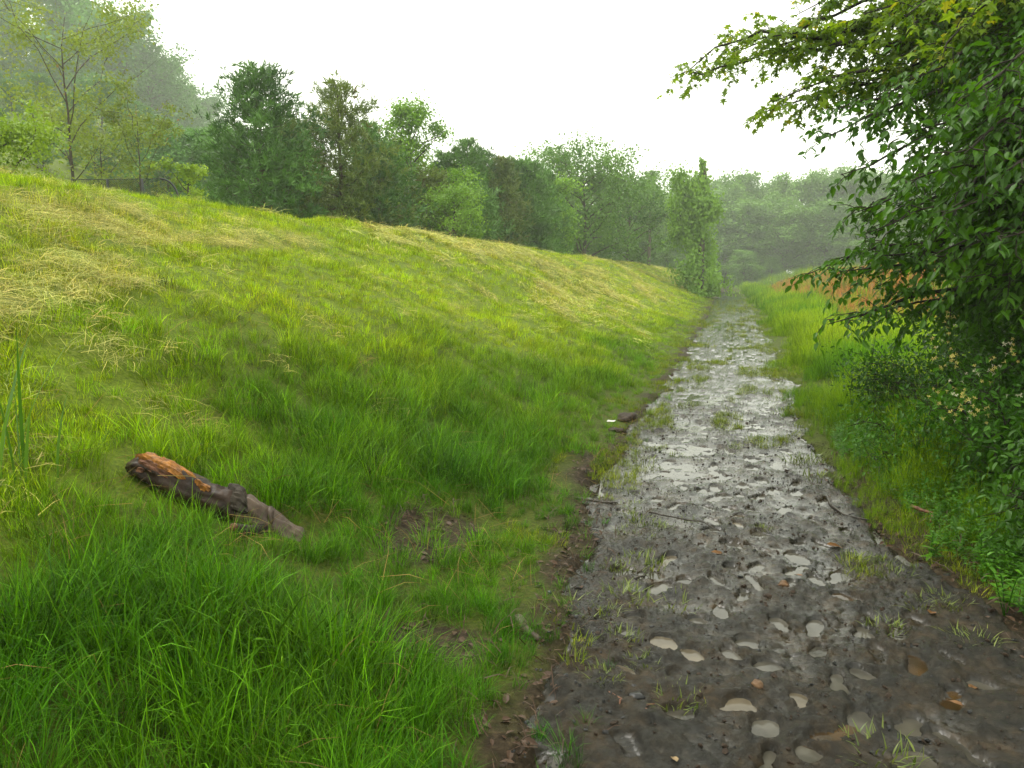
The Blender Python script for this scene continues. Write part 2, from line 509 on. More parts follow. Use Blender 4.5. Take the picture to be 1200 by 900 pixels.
PZ = PZ + (.012 * fbm(PX * 26, PY * 28, 61, 4, .7) + .03 * np.maximum(0, fbm(PX * 15, PY * 15, 67, 3)) ** 1.5) * (.30 + .70 * sstep(8, 3.8, PY)) * sstep(60, 20, PY) * (1 - .75 * PM)
# the edges run out beneath the soil on both sides
em = sstep(-.12, .1, PX - xl(PY) + .26 * fbm(PX * 5, PY * 3, 71, 3)) * sstep(-.12, .1, xr(PY) - PX + .26 * fbm(PX * 5, PY * 3, 72, 3))
PZ = PZ - .10 * (1 - em) + 0.022 * 0

m, t = new_mat('wet_mud')
n1 = noise(t, 3.2, 5, .6); n2 = noise(t, 75, 8, .75); n3 = noise(t, 14, 5, .62)
g = nd(t, "NewGeometry"); sx = nd(t, "SeparateXYZ"); t.links.new(g.outputs['Position'], sx.inputs[0])
col = ramp(t, n3.outputs['Fac'], [(.28, (.007, .0065, .005)), (.5, (.016, .0145, .011)), (.72, (.036, .030, .021))])
warm = ramp(t, n1.outputs['Fac'], [(.42, (1, 1, 1)), (.7, (1.6, 1.18, .72))])
c = mix(t, col.outputs[0], warm.outputs[0], 1.0, 'MULTIPLY')
rr = ramp(t, n3.outputs['Fac'], [(.3, (.025,) * 3), (.5, (.07,) * 3), (.75, (.20,) * 3)])
p = nd(t, "BsdfPrincipled"); p.inputs['Specular IOR Level'].default_value = .34
bp = nd(t, "Bump"); bp.inputs['Strength'].default_value = 1.0; bp.inputs['Distance'].default_value = .010
t.links.new(n2.outputs['Fac'], bp.inputs['Height'])
# the mud is wetter and smoother the lower it lies, round the puddles above all
zr = nd(t, "MapRange"); zr.interpolation_type = 'SMOOTHSTEP'; t.links.new(sx.outputs['Z'], zr.inputs[0])
zr.inputs[1].default_value = -.026; zr.inputs[2].default_value = .006; zr.inputs[3].default_value = .12; zr.inputs[4].default_value = 1.1
rm = nd(t, "Math", operation='MULTIPLY'); t.links.new(rr.outputs[0], rm.inputs[0]); t.links.new(zr.outputs[0], rm.inputs[1])
zs = nd(t, "MapRange"); t.links.new(zr.outputs[0], zs.inputs[0]); zs.inputs[1].default_value = .12; zs.inputs[2].default_value = 1.1; zs.inputs[3].default_value = .36; zs.inputs[4].default_value = .17
t.links.new(zs.outputs[0], p.inputs['Specular IOR Level'])
zb = nd(t, "MapRange"); t.links.new(zr.outputs[0], zb.inputs[0]); zb.inputs[1].default_value = .12; zb.inputs[2].default_value = 1.1; zb.inputs[3].default_value = .15; zb.inputs[4].default_value = 1.0
t.links.new(zb.outputs[0], bp.inputs['Strength'])
t.links.new(c, p.inputs['Base Color']); t.links.new(rm.outputs[0], p.inputs['Roughness']); t.links.new(bp.outputs[0], p.inputs['Normal'])
o = nd(t, "OutputMaterial"); t.links.new(p.outputs[0], o.inputs['Surface'])
M['mud'] = m
path = obj("path", grid_mesh("path", PX, PY, PZ), M['mud'])
tag(path, "wet muddy footpath full of footprints and puddles", kind="structure")

def water_mat(name, a, b, rough=.035, scale=6):
    m, t = new_mat(name)
    n = noise(t, scale, 3); n2 = noise(t, 90, 2)
    r = ramp(t, n.outputs['Fac'], [(.35, a), (.65, b)])
    p = nd(t, "BsdfPrincipled"); p.inputs['Roughness'].default_value = rough; p.inputs['IOR'].default_value = 1.33
    bp = nd(t, "Bump"); bp.inputs['Strength'].default_value = .12; bp.inputs['Distance'].default_value = .003
    t.links.new(n2.outputs['Fac'], bp.inputs['Height']); t.links.new(bp.outputs[0], p.inputs['Normal'])
    t.links.new(r.outputs[0], p.inputs['Base Color'])
    o = nd(t, "OutputMaterial"); t.links.new(p.outputs[0], o.inputs['Surface'])
    return m
M['water'] = water_mat('shallow_muddy_water', (.035, .032, .025), (.075, .068, .052))
M['water_tan'] = water_mat('milky_tan_water', (.065, .053, .034), (.11, .09, .06))
M['water_orange'] = water_mat('orange_brown_water', (.022, .014, .006), (.055, .031, .010))  # orange brown water, its colour dimmed for the trees' shade and reflection

# standing water wherever the mud dips below one level
wy = np.concatenate([np.arange(1.3, 20, .25), np.arange(20, 86, 2.0)])
wu = np.linspace(0, 1, 14)
WX = (xl(wy) + .05)[:, None] + wu[None, :] * (xr(wy) - xl(wy) - .1)[:, None]
WY = np.repeat(wy[:, None], len(wu), 1)
film = obj("water", grid_mesh("water", WX, WY, np.full(WX.shape, -.026)), M['water'])
tag(film, "shallow rainwater standing in the low parts of the muddy path", kind="structure")
# a puddle in each deep footprint
def path_z(x, y): return float(base_path(np.array(x), np.array(y)))
np_made = 0
for f in sorted(prints, key=lambda f: f[1]):
    if f[6] == 'tread' and rng.random() < .6: continue
    if np_made >= 290: break
    th = np.linspace(0, 2 * math.pi, 22, endpoint=False)
    outl = []
    L, W = f[3], f[4]
    for a_ in th:                       # outline by walking out until the print's edge
        s_ = .02
        while s_ < .3 and float(foot_r(np.array(math.sin(a_) * s_), np.array(math.cos(a_) * s_), f)) < 1.22: s_ += .006
        outl.append((math.sin(a_) * s_, math.cos(a_) * s_, 0))
    V = np.array([(0, 0, 0)] + outl)
    me = make_mesh("puddle", V, np.array([(0, 1 + i, 1 + (i + 1) % 22) for i in range(22)]).ravel(), np.full(22, 3), False)
    orange = f[0] > xl(f[1]) + .62 * (xr(f[1]) - xl(f[1])) and f[1] < 4.8
    z = path_z(f[0], f[1]) + rng.uniform(-.002, .002) - (.023 if f[6] == 'wet' else f[5] * .75 * .78)
    pu = obj("puddle", me, M['water_orange'] if orange or (f[6] == 'tread' and f[1] < 4) else (M['water_tan'] if f[1] < 6 and rng.random() < .32 else M['water']), path, (f[0], f[1], z))
    pu.rotation_euler = (0, 0, f[2])
    np_made += 1

# ------------------------------------------------------------------ grass: tufts set out one by one by a point cloud
def blades(seed, n, h, hv, rad, lean, width, curl, name, seedhead=False, seg=3):
    r = np.random.default_rng(seed)
    V = []; L = []; T = []; tone = []; along = []
    c = 0
    for b in range(n):
        a = r.random() * 2 * math.pi; q = rad * math.sqrt(r.random())
        base = np.array([math.cos(a) * q, math.sin(a) * q, -.012])
        H = h * (1 + hv * (r.random() * 2 - 1))
        az = a + r.normal(0, .9)
        d = np.array([math.cos(az), math.sin(az), 0]); side = np.array([-math.sin(az + r.normal(0, .5)), math.cos(az), 0])
        ln = lean * r.random(); cu = curl * (.3 + r.random())
        wd = width * r.uniform(.7, 1.25); tn = r.random()
        p = base.copy(); ang = ln
        ring = []
        for s in range(seg + 1):
            u = s / seg
            w_ = wd * (1 - u ** 1.6) * (.75 + .5 * min(u * 3, 1)) * .5
            if s == seg: V.append(p.copy()); tone.append(tn); along.append(u); ring.append((c,)); c += 1
            else:
                V.append(p - side * w_); V.append(p + side * w_); tone += [tn, tn]; along += [u, u]; ring.append((c, c + 1)); c += 2
            p = p + (d * math.sin(ang) + np.array([0, 0, 1]) * math.cos(ang)) * H / seg
            ang += cu / seg
        for s in range(seg):
            A, B = ring[s], ring[s + 1]
            if len(B) == 2: L += [A[0], A[1], B[1], B[0]]; T.append(4)
            else: L += [A[0], A[1], B[0]]; T.append(3)
        if seedhead and r.random() < .3:
            tip = np.array(V[-1])
            for k in range(5):
                qd = d * .5 + np.array([0, 0, 1]) + r.normal(0, .35, 3)
                st = tip - np.array([0, 0, .02 * k])
                V += [st, st + qd * .03 + side * .004, st + qd * .05]; tone += [.93] * 3; along += [1] * 3
                L += [c, c + 1, c + 2]; T.append(3); c += 3
    me = make_mesh(name, np.array(V), L, T, True, {"tone": ('FLOAT', tone), "along": ('FLOAT', along)})
    return me

def straw_mesh(seed, n, ln, name, width=.004):
    r = np.random.default_rng(seed)
    V = []; L = []; T = []; tone = []; along = []
    for b in range(n):
        c = len(V)
        az = r.normal(.5, .7) + (math.pi if r.random() < .5 else 0)
        d = np.array([math.cos(az), math.sin(az), 0]); sd = np.array([-d[1], d[0], 0])
        p = np.array([r.normal(0, .09), r.normal(0, .09), r.uniform(.0, .07)])
        l = ln * r.uniform(.5, 1.3); up = r.normal(0.06, .18); tn = r.random()
        wd = width * r.uniform(.7, 1.3) * .5
        mid = p + d * l * .5 + np.array([0, 0, 1]) * (l * .5 * up + .012)
        end = p + d * l + np.array([0, 0, 1]) * (l * up * .7)
        up_ = np.array([0, 0, wd * .8])
        V += [p - sd * wd, p + sd * wd, mid + sd * wd + up_, mid - sd * wd - up_ * 0, end]
        L += [c, c + 1, c + 2, c + 3, c + 3, c + 2, c + 4]; T += [4, 3]
        tone += [tn] * 5; along += [0, 0, .5, .5, 1]
    return make_mesh(name, np.array(V), L, T, False, {"tone": ('FLOAT', tone), "along": ('FLOAT', along)})

def scatter(name, P, yaw, tilt, S, idx, tint, protos, label, shadow=True):
    """one object of a mass nobody could count: the tufts are instanced on its points"""
    coll = bpy.data.collections.new(name + "_kinds")
    for i, (me, mat) in enumerate(protos):
        if not me.materials: me.materials.append(mat)
        po = bpy.data.objects.new("%s_kind_%02d" % (name, i), me)
        coll.objects.link(po)
    n = len(P)
    rot = np.stack([tilt[:, 0], tilt[:, 1], yaw], -1)
    me = make_mesh(name, P, [], [], False, {"rot": ('FLOAT_VECTOR', rot), "scl": ('FLOAT', S), "idx": ('INT', idx),
                                            "tint": ('FLOAT_COLOR', np.concatenate([tint, np.ones((n, 1))], 1))})
    o = obj(name, me)
    ng = bpy.data.node_groups.new(name + "_nodes", 'GeometryNodeTree')
    ng.interface.new_socket("Geometry", in_out='INPUT', socket_type='NodeSocketGeometry')
    ng.interface.new_socket("Geometry", in_out='OUTPUT', socket_type='NodeSocketGeometry')
    gi = ng.nodes.new("NodeGroupInput"); go = ng.nodes.new("NodeGroupOutput")
    ci = ng.nodes.new("GeometryNodeCollectionInfo"); ci.inputs['Collection'].default_value = coll
    ci.inputs['Separate Children'].default_value = True; ci.inputs['Reset Children'].default_value = True
    ip = ng.nodes.new("GeometryNodeInstanceOnPoints"); ip.inputs['Pick Instance'].default_value = True
    def na(nm, typ):
        q = ng.nodes.new("GeometryNodeInputNamedAttribute"); q.data_type = typ; q.inputs['Name'].default_value = nm
        return q.outputs['Attribute']
    L = ng.links.new
    L(gi.outputs[0], ip.inputs['Points']); L(ci.outputs[0], ip.inputs['Instance'])
    L(na("idx", 'INT'), ip.inputs['Instance Index']); L(na("rot", 'FLOAT_VECTOR'), ip.inputs['Rotation'])
    L(na("scl", 'FLOAT'), ip.inputs['Scale']); L(ip.outputs[0], go.inputs[0])
    md = o.modifiers.new("scatter", 'NODES'); md.node_group = ng
    tag(o, label, kind="stuff")
    return o

def in_view(x, y, lo=-52, hi=34):
    az = np.degrees(np.arctan2(x, y))
    return (az > lo) & (az < hi)

def sample(rs, x0, x1, y0, y1, dens_fn, dmax):
    """points with a density per square metre that may vary with place"""
    n = int((x1 - x0) * (y1 - y0) * dmax)
    x = rs.uniform(x0, x1, n); y = rs.uniform(y0, y1, n)
    k = (rs.random(n) < dens_fn(x, y) / dmax) & in_view(x, y)
    return x[k], y[k]

rs = np.random.default_rng(5)
bands = [(0.4, 5, 250), (5, 9, 205), (9, 16, 130), (16, 30, 66), (30, 60, 26), (60, 120, 9)]
def falloff(x, y):
    d = np.hypot(x, y)
    return np.interp(d, [0, 4, 7, 12, 20, 35, 60, 120], [250, 240, 170, 105, 52, 22, 9, 4])
def dry_f(x, y):
    """streaks of cut, dried grass lying along the bank"""
    s = fbm(x * .75 + .1 * y, y * .22, 63, 3) + .35 * fbm(x * 3, y * 1.5, 65, 2)
    band = sstep(2.6, 4.2, -x) * sstep(9.4, 7.0, -x - 1.2 * sstep(16, 9, y))
    return np.clip(sstep(.15, .5, s + .26 * sstep(8, 24, y) + .14 * sstep(8.5, 5.5, y) * sstep(4.2, 5.4, -x)) * band * (.25 + .75 * sstep(-.28, .12, fbm(x * 2.4 + .5 * y, y * .8, 68, 3))), 0, 1)

def tuft_tint(rs, x, y, lush, dry):
    n = len(x)
    g1 = np.array([.058, .178, .002]); g2 = np.array([.30, .43, .004]); g3 = np.array([.45, .44, .08])
    k = fbm(x * .8, y * .5, 81, 3) * .65
    far = sstep(8, 35, y)
    a = np.clip(.14 + .62 * (1 - lush) + np.maximum(k, .0) + .25 * far, 0, 1)[:, None]
    c = g1 * (1 - a) + g2 * a
    b = np.clip(.55 * dry + .12 * far * (1 - lush), 0, 1)[:, None]
    c = c * (1 - b) + g3 * b
    ln = lush * sstep(9, 3.5, y)
    c = c * np.stack([1 - .60 * ln, 1 - .38 * ln, 1 - .38 * ln], -1)  # long grass darkened towards the viewer: vignette and shade put into the tint
    return np.clip(c * rs.normal(1, .27, (n, 1)) * rs.normal(1, .06, (n, 3)), .004, 1)

# lush long grass at the foot of the bank; mown grass on it
short = [(blades(100 + i, 32, .10, .6, .08, .75, .0042, 1.0, "short_tuft"), M['grass']) for i in range(4)]
lush_p = [(blades(120 + i, 46, .195, .55, .07, .65, .0036, 1.3, "long_tuft"), M['grass']) for i in range(4)]
coarse = [(blades(140 + i, 26, .12, .5, .14, .7, .008, .9, "coarse_tuft", seg=2), M['grass']) for i in range(3)]
X = []; Y = []
for (y0, y1, dm) in bands:
    x, y = sample(rs, -13 if y1 < 70 else -13, -.3, y0, y1, falloff, dm)
    X.append(x); Y.append(y)
x = np.concatenate(X); y = np.concatenate(Y)
keep = (x < xl(y) + .05 + .75 * fbm(x * 2.2, y * 1.6, 8, 3)) & (rs.random(len(x)) > .86 * bare(x, y))
x, y = x[keep], y[keep]
lush = lush_f(x, y); dry = dry_f(x, y)
la, lb_ = on_ground(150, 556), on_ground(352, 632)
v_ = (lb_ - la)[:2]; uu = np.clip(((x - la[0]) * v_[0] + (y - la[1]) * v_[1]) / (v_ @ v_), 0, 1)
d_log = np.hypot(x - la[0] - uu * v_[0], y - la[1] - uu * v_[1])
d = np.hypot(x, y)
is_l = rs.random(len(x)) < lush
idx = np.where(d > 15, rs.integers(8, 11, len(x)), np.where(is_l, rs.integers(4, 8, len(x)), rs.integers(0, 4, len(x))))
thin = is_l & (d < 15) & (rs.random(len(x)) < .2)
S = rs.uniform(.7, 1.25, len(x)) * np.interp(d, [0, 15, 40, 100], [1, 1.05, 1.35, 2.0]) * np.clip(1 + .9 * fbm(x * 2.2, y * 2.2, 33, 3), .5, 1.6)
S = S * np.where((d > 15), .82, 1.0) * (.34 + .66 * sstep(.05, 1.0, xl(y) - x + .3 * fbm(x * 2.5, y * 2.5, 29, 2)))
S = S * np.where(is_l, 1.0, .70) * (.38 + .62 * sstep(.04, .22, d_log)) * (.55 + .45 * sstep(.9, 1.6, np.hypot((x + 1.62) / .5, (y - 3.95) / .95)))
S = S * np.where(is_l, .78 + .5 * sstep(3.6, 1.2, -x) * sstep(9, 3, y), 1.0)
k = ~thin
x, y, idx, S, lush, dry = x[k], y[k], idx[k], S[k], lush[k], dry[k]
P = np.stack([x, y, ground_h(x, y)], -1)
tint = tuft_tint(rs, x, y, lush, dry)
tl = rs.normal(0, .14, (len(x), 2)); tl[:, 1] -= .18 * (x < -1.5)
scatter("grass", P, rs.uniform(0, 6.28, len(x)), tl, S, idx, tint, short + lush_p + coarse,
        "green grass covering the embankment, long and lush at its foot")

# cut straw lying in streaks
st_p = [(straw_mesh(200 + i, 54, .15, "straw_wisp", .0021), M['straw']) for i in range(4)] + [(straw_mesh(210 + i, 30, .24, "straw_heap", .007), M['straw']) for i in range(2)]
X = []; Y = []
for (y0, y1, dm) in bands:
    xx, yy = sample(rs, -10, -1.4, y0, y1, lambda a, b: falloff(a, b) * (dry_f(a, b) * .40 + .02 * (1 - lush_f(a, b))), dm * .7)
    X.append(xx); Y.append(yy)
x = np.concatenate(X); y = np.concatenate(Y)
d = np.hypot(x, y); n = len(x)
idx = np.where(d > 15, rs.integers(4, 6, n), rs.integers(0, 4, n))
S = rs.uniform(.7, 1.3, n) * np.interp(d, [0, 15, 40, 100], [1, 1.05, 1.4, 2.0])
P = np.stack([x, y, ground_h(x, y) + .03], -1)
tint = np.array([.40, .40, .13]) * rs.normal(1, .18, (n, 1)) * rs.normal(1, .05, (n, 3)); tint = np.clip(tint, .05, .75)
def on_slope(x, y, yaw):
    """angles that lay a tuft turned by yaw flat on the bank"""
    b = np.arctan((ground_h(x - .1, y) - ground_h(x + .1, y)) / .2)
    return np.arctan2(np.sin(b) * np.sin(yaw), np.cos(b)), np.arcsin(np.sin(b) * np.cos(yaw)), np.arctan2(np.sin(yaw), np.cos(b) * np.cos(yaw))
ex, ey, ez = on_slope(x, y, rs.normal(.9, .7, n))
scatter("dry_straw", P, ez, np.stack([ex, ey], -1) + rs.normal(0, .06, (n, 2)), S, idx, tint, st_p, "pale mown straw lying in streaks over the grassy bank")

# brown thatch and small broad leaved weeds among the long grass
xx, yy = sample(rs, -7, -.9, 1.2, 9, lambda a, b: 15 + 0 * a, 15)
n = len(xx); ex, ey, ez = on_slope(xx, yy, rs.uniform(0, 6.28, n))
tint = np.array([.14, .105, .04]) * rs.normal(1, .25, (n, 1)) * (.7 + .8 * rs.random((n, 1)))
scatter("thatch", np.stack([xx, yy, ground_h(xx, yy) + .02], -1), ez, np.stack([ex, ey], -1) + rs.normal(0, .35, (n, 2)), rs.uniform(.5, 1.2, n), rs.integers(0, 2, n), np.clip(tint, .02, .6),
        [(straw_mesh(220 + i, 9, .2, "thatch_wisp", .0018), M['straw']) for i in range(2)], "brown dead stalks among the long grass")

# tall meadow grass right of the path
mead = [(blades(240 + i, 30, .42, .4, .1, .35, .006, .8, "meadow_tuft", True), M['grass']) for i in range(3)] + \
       [(blades(250 + i, 24, .42, .4, .16, .4, .013, .7, "meadow_far_tuft", True, 2), M['grass']) for i in range(2)]
X = []; Y = []
for (y0, y1, dm) in bands[1:] + [(120, 170, 3)]:
    xx, yy = sample(rs, .6, 30, y0, y1, lambda a, b: falloff(a, b) * .8, dm)
    X.append(xx); Y.append(yy)
x = np.concatenate(X); y = np.concatenate(Y)
e = x - xr(y) + .95 * fbm(x * 2.2, y * .9, 14, 3) * sstep(4, 8, y)
k = (e > .02) & ~((x > 3.6 - .012 * (y - 30) + 1.2 * fbm(x * .4, y * .15, 7, 2) + .25 * np.clip(26 - y, 0, 30)) & (rs.random(len(x)) < .93)) & ~((x > 1.7) & (y < 7.5) & (x > .1 * y + 1.0))
x, y, e = x[k], y[k], e[k]; n = len(x); d = np.hypot(x, y)
S = rs.uniform(.7, 1.25, n) * (.16 + .84 * sstep(.1, 1.1, e)) * np.interp(d, [0, 15, 40, 100], [1, 1.05, 1.3, 1.8])
idx = np.where(d > 15, rs.integers(3, 5, n), rs.integers(0, 3, n))
a = np.clip(.45 + .9 * fbm(x * .5, y * .3, 91, 3) - .1 * (d < 9), 0, 1)[:, None]
tint = (np.array([.065, .19, .003]) * (1 - a) + np.array([.23, .35, .008]) * a) * rs.normal(1, .14, (n, 1))
P = np.stack([x, y, ground_h(x, y)], -1)
scatter("meadow_grass", P, rs.uniform(0, 6.28, n), rs.normal(0, .1, (n, 2)), S, idx, np.clip(tint, .005, 1), mead,
        "tall bright green meadow grass growing along the right of the path")

# rust coloured dry grass on the rise beyond the meadow
sedge = [(blades(270 + i, 26, .85, .3, .16, .3, .016, .5, "sedge_tuft", True, 2), M['straw']) for i in range(2)]
n = 9000
y = rs.uniform(17, 95, n); x = rs.uniform(2.2, 24, n)
def sedge_f(x, y): return x > 3.6 - .012 * (y - 30) + 1.2 * fbm(x * .4, y * .15, 7, 2) + .25 * np.clip(26 - y, 0, 30)
k = sedge_f(x, y) & in_view(x, y)
x, y = x[k], y[k]; n = len(x)
P = np.stack([x, y, ground_h(x, y)], -1)
tint = np.array([.48, .20, .07]) * rs.normal(1, .2, (n, 1))
scatter("broom_sedge", P, rs.uniform(0, 6.28, n), rs.normal(0, .42, (n, 2)), rs.uniform(.36, .64, n), rs.integers(0, 2, n), np.clip(tint, .03, 1), sedge,
        "rust coloured dry grass on the low rise beyond the meadow")

# ------------------------------------------------------------------ trees
def seg_pts(a, b, n, jit, rs, sag=0):
    a, b = np.asarray(a, float), np.asarray(b, float)
    u = np.linspace(0, 1, n)[:, None]
    p = a + (b - a) * u
    L = np.linalg.norm(b - a)
    j = rs.normal(0, jit * L, (n, 3)); j[0] = 0
    j = np.cumsum(j, 0) / math.sqrt(n); j -= j[-1] * u
    p = p + j
    p[:, 2] -= sag * L * (u[:, 0] ** 2 - u[:, 0] * 0)
    return p

def broad_tree(seed, H, Rw, n_limb=16, leaves=5000, leaf=.16, low=.18, bare_=0.0, shape='round', clus=.55, droop=.0, sides=6):
    """trunk with limbs, crown of leaf clumps hung on the limbs' twigs; origin at its foot"""
    rs = np.random.default_rng(seed)
    mb = MB()
    tp = seg_pts((0, 0, -.3), (rs.normal(0, .03 * H), rs.normal(0, .03 * H), H * .93), 10, .025, rs)
    r0 = .018 * H + .03
    if shape == 'vase': r0 *= .38
    mb.tube(tp, np.linspace(r0, r0 * .12, 10), sides)
    C = []
    for i in range(n_limb):
        hf = low + (.94 - low) * ((i + rs.random()) / n_limb)
        b = tp[0] + 0; k = hf * 9; i0 = min(int(k), 8); b = tp[i0] + (tp[i0 + 1] - tp[i0]) * (k - i0)
        v = (hf - low) / (1 - low)
        if shape == 'round': env = math.sqrt(max(0, 1 - ((v - .42) / .62) ** 2))
        elif shape == 'tall': env = (1 - v) ** .6 * min(1, .45 + v * 3)
        elif shape == 'vase': env = .35 + .65 * min(1, v * 1.5)
        else: env = 1 - .8 * v
        ln = Rw * max(.22, env) * rs.uniform(.7, 1.12)
        az = i * 2.4 + rs.normal(0, .4)
        rise = {'round': .5 + .7 * v, 'tall': .45 + .8 * v, 'vase': .9 + .5 * v, 'cone': .25}[shape] * rs.uniform(.6, 1.3)
        tip = b + ln * np.array([math.cos(az), math.sin(az), rise])
        tip[2] = min(tip[2], H * rs.uniform(.93, 1.0)) - droop * ln
        lp = seg_pts(b, tip, 6, .07, rs)
        mb.tube(lp, np.linspace(r0 * .45 * (1 - .6 * hf), r0 * .06, 6), 4, False)
        for q in range(rs.integers(4, 7)):
            f = rs.uniform(.3, 1); j = min(int(f * 5), 4); s = lp[j] + (lp[j + 1] - lp[j]) * (f * 5 - j)
            e = s + rs.normal(0, .35 * ln, 3) * np.array([1, 1, .6]) * .8 + np.array([0, 0, .12 * ln])
            tw = seg_pts(s, e, 4, .08, rs)
            mb.tube(tw, np.linspace(r0 * .1, r0 * .025, 4), 3, False)
            C += [tw[1], tw[2], tw[3]]
        C.append(lp[-1])
    C = np.array(C)
    wgt = rs.random(len(C)) ** .7 + .15
    if bare_: wgt[rs.random(len(C)) < bare_] = 0
    wgt /= wgt.sum()
    ci = rs.choice(len(C), leaves, p=wgt)
    rad = clus * Rw * .3
    g = rs.normal(0, 1, (leaves, 3)) * np.array([1, 1, .72]) * rad * .62
    P = C[ci] + g
    P[:, 2] = np.maximum(P[:, 2], .08)
    X = rs.normal(0, 1, (leaves, 3)); X[:, 2] -= .4
    N = rs.normal(0, .55, (leaves, 3)) + np.array([0, 0, 1]) + g / (rad + 1e-6) * .5
    ctone = rs.random(len(C))
    tone = np.clip(.5 * ctone[ci] + .5 * rs.random(leaves), 0, 1)
    me = spread(DIAMOND, P, X, N, leaf * rs.uniform(.6, 1.35, leaves), tone, "crown")
    return mb.mesh("trunk"), me

def pine_tree(seed, H, Rw, needle=.2, per=10, low=.08, whorl=.42, gap=.0):
    rs = np.random.default_rng(seed)
    mb = MB()
    tp = seg_pts((0, 0, -.3), (rs.normal(0, .01 * H), 0, H), 10, .008, rs)
    r0 = .016 * H + .03
    mb.tube(tp, np.linspace(r0, .015, 10), 7)
    P = []; D = []; TN = []
    z = low * H
    while z < H * .99:
        v = (z / H - low) / (1 - low)
        env = (1 - v) ** .62 * (1 - .3 * max(0, .15 - v) / .15)
        nb = rs.integers(5, 8)
        a0 = rs.random() * 6.28
        for b in range(nb):
            if rs.random() < gap: continue
            az = a0 + b * 6.28 / nb + rs.normal(0, .2)
            ln = Rw * env * rs.uniform(.6, 1.25) + .2
            up = rs.uniform(.05, .35) + .5 * v
            s = np.array([tp[int(v * 8)][0], tp[int(v * 8)][1], z])
            e = s + ln * np.array([math.cos(az), math.sin(az), up])
            bp_ = seg_pts(s, e, 6, .05, rs)
            bp_[:, 2] -= .12 * ln * np.sin(np.linspace(0, 3.14, 6))
            mb.tube(bp_, np.linspace(r0 * .22 * (1 - .7 * v), .004, 6), 3, False)
            nt_ = max(4, int(ln / .075)); bt = rs.random()
            for k in range(nt_):
                f = .22 + .78 * (k + rs.random()) / nt_; j = min(int(f * 5), 4)
                c = bp_[j] + (bp_[j + 1] - bp_[j]) * (f * 5 - j)
                off = rs.normal(0, .09 + .15 * ln * (1 - f * .5), 3) * np.array([1, 1, .45])
                c = c + off
                dr = (e - s) / np.linalg.norm(e - s)
                P += [c] * per
                D.append(rs.normal(0, .75, (per, 3)) + dr * .7 + np.array([0, 0, .35]))
                TN += list(np.clip(.55 * bt + .45 * rs.random(per), 0, 1))
        z += whorl * rs.uniform(.7, 1.2) * (1 - .45 * v)
    D = np.concatenate(D); n = len(P)
    P = np.array(P) + rs.normal(0, .03, (n, 3))
    me = spread(([(0, -.07, 0), (.5, -.09, 0), (1, 0, 0), (.5, .09, 0)], [(0, 1, 2, 3)]), P, D, rs.normal(0, 1, (n, 3)), needle * rs.uniform(.6, 1.3, n), np.array(TN), "crown")
    return mb.mesh("trunk"), me

def plant_tree(name, meshes, mats, loc, rz, sc, label, cat="tree", group=None):
    e = empty(name, loc, rz)
    e.scale = sc if isinstance(sc, tuple) else (sc, sc, sc)
    tk = obj("trunk", meshes[0], mats[0], e)
    cr = obj("crown", meshes[1], mats[1], e)
    tag(e, label, cat, group)
    return e

def site(px, dist):
    p = pt(px, HOR_Y, dist); return np.array([p[0], p[1], float(ground_h(p[0], p[1]))])
def height_to(px, py, dist):
    return pt(px, py, dist)[2] - site(px, dist)[2]

# -- the near rows, each of its own build
def own(name, kind, px, dist, top, wpx, label, seed, mat, bark='bark', cat="tree", group=None, **kw):
    s = site(px, dist); H = height_to(px, top, dist); Rw = wpx / 2 / F_PX * dist / math.cos(R(20))
    ms = (pine_tree if kind == 'pine' else broad_tree)(seed, H, Rw, **kw)
    return plant_tree(name, ms, (M[bark], M[mat]), s, 0, 1, label, cat, group)

own("sparse_tree", 'b', 88, 25, -6, 170, "tall thin leafed tree with bare grey branches showing, behind the bank", 1, 'leaf_sparse', n_limb=22, leaves=9360, leaf=0.081, low=.12, shape='vase', clus=0.42, bare_=.25)
own("sparse_tree", 'b', 172, 23, 112, 100, "small thin leafed tree with olive brown leaves beside the pipe fence", 2, 'leaf_sparse', n_limb=13, leaves=4420, leaf=0.074, low=.2, shape='vase', clus=0.42, bare_=.2)
own("sparse_tree", 'b', 128, 27, 130, 120, "low olive thicket tree between the two thin leafed trees", 16, 'leaf_sparse', n_limb=16, leaves=6760, leaf=0.074, low=.1, shape='vase', clus=0.51, bare_=.1)
own("lime_shrub", 'b', 8, 17, 148, 110, "rounded lime green shrub on the bank top at the left edge", 3, 'leaf_lime', cat="shrub", n_limb=14, leaves=9360, leaf=0.062, low=.08, clus=0.68)
own("lime_shrub", 'b', 226, 21, 192, 44, "small lime green shrub just right of the fence's curved end post", 4, 'leaf_lime', cat="shrub", n_limb=11, leaves=3900, leaf=0.062, low=.06, clus=0.68)
own("pine_tree", 'pine', 312, 27, 84, 150, "dark green bushy pine, tallest of the pines on the left", 5, 'pine', 'pine_bark', low=.05, per=13, needle=.22)
own("pine_tree", 'pine', 268, 31, 150, 62, "lower dark pine half hidden left of the tallest pine", 6, 'pine', 'pine_bark', low=.03, per=11)
own("pine_tree", 'pine', 402, 29, 102, 130, "thin topped pine with browning needles right of the tallest pine", 7, 'pine_brown', 'pine_bark', low=.05, per=12, gap=.08)
own("pine_tree", 'pine', 358, 30, 150, 90, "olive tinted low pine between the dark pine and the browning pine", 8, 'pine_brown', 'pine_bark', low=.04, per=11)
own("pine_tree", 'pine', 447, 30, 172, 96, "dark broad low pine in front of the tall fresh green tree", 9, 'pine', 'pine_bark', low=.03, per=12)
own("leafy_tree", 'b', 490, 37, 110, 112, "tall fresh green tree rising above the low pines", 10, 'leaf_fresh', n_limb=24, leaves=11960, leaf=0.124, low=.2, shape='tall', clus=0.53)
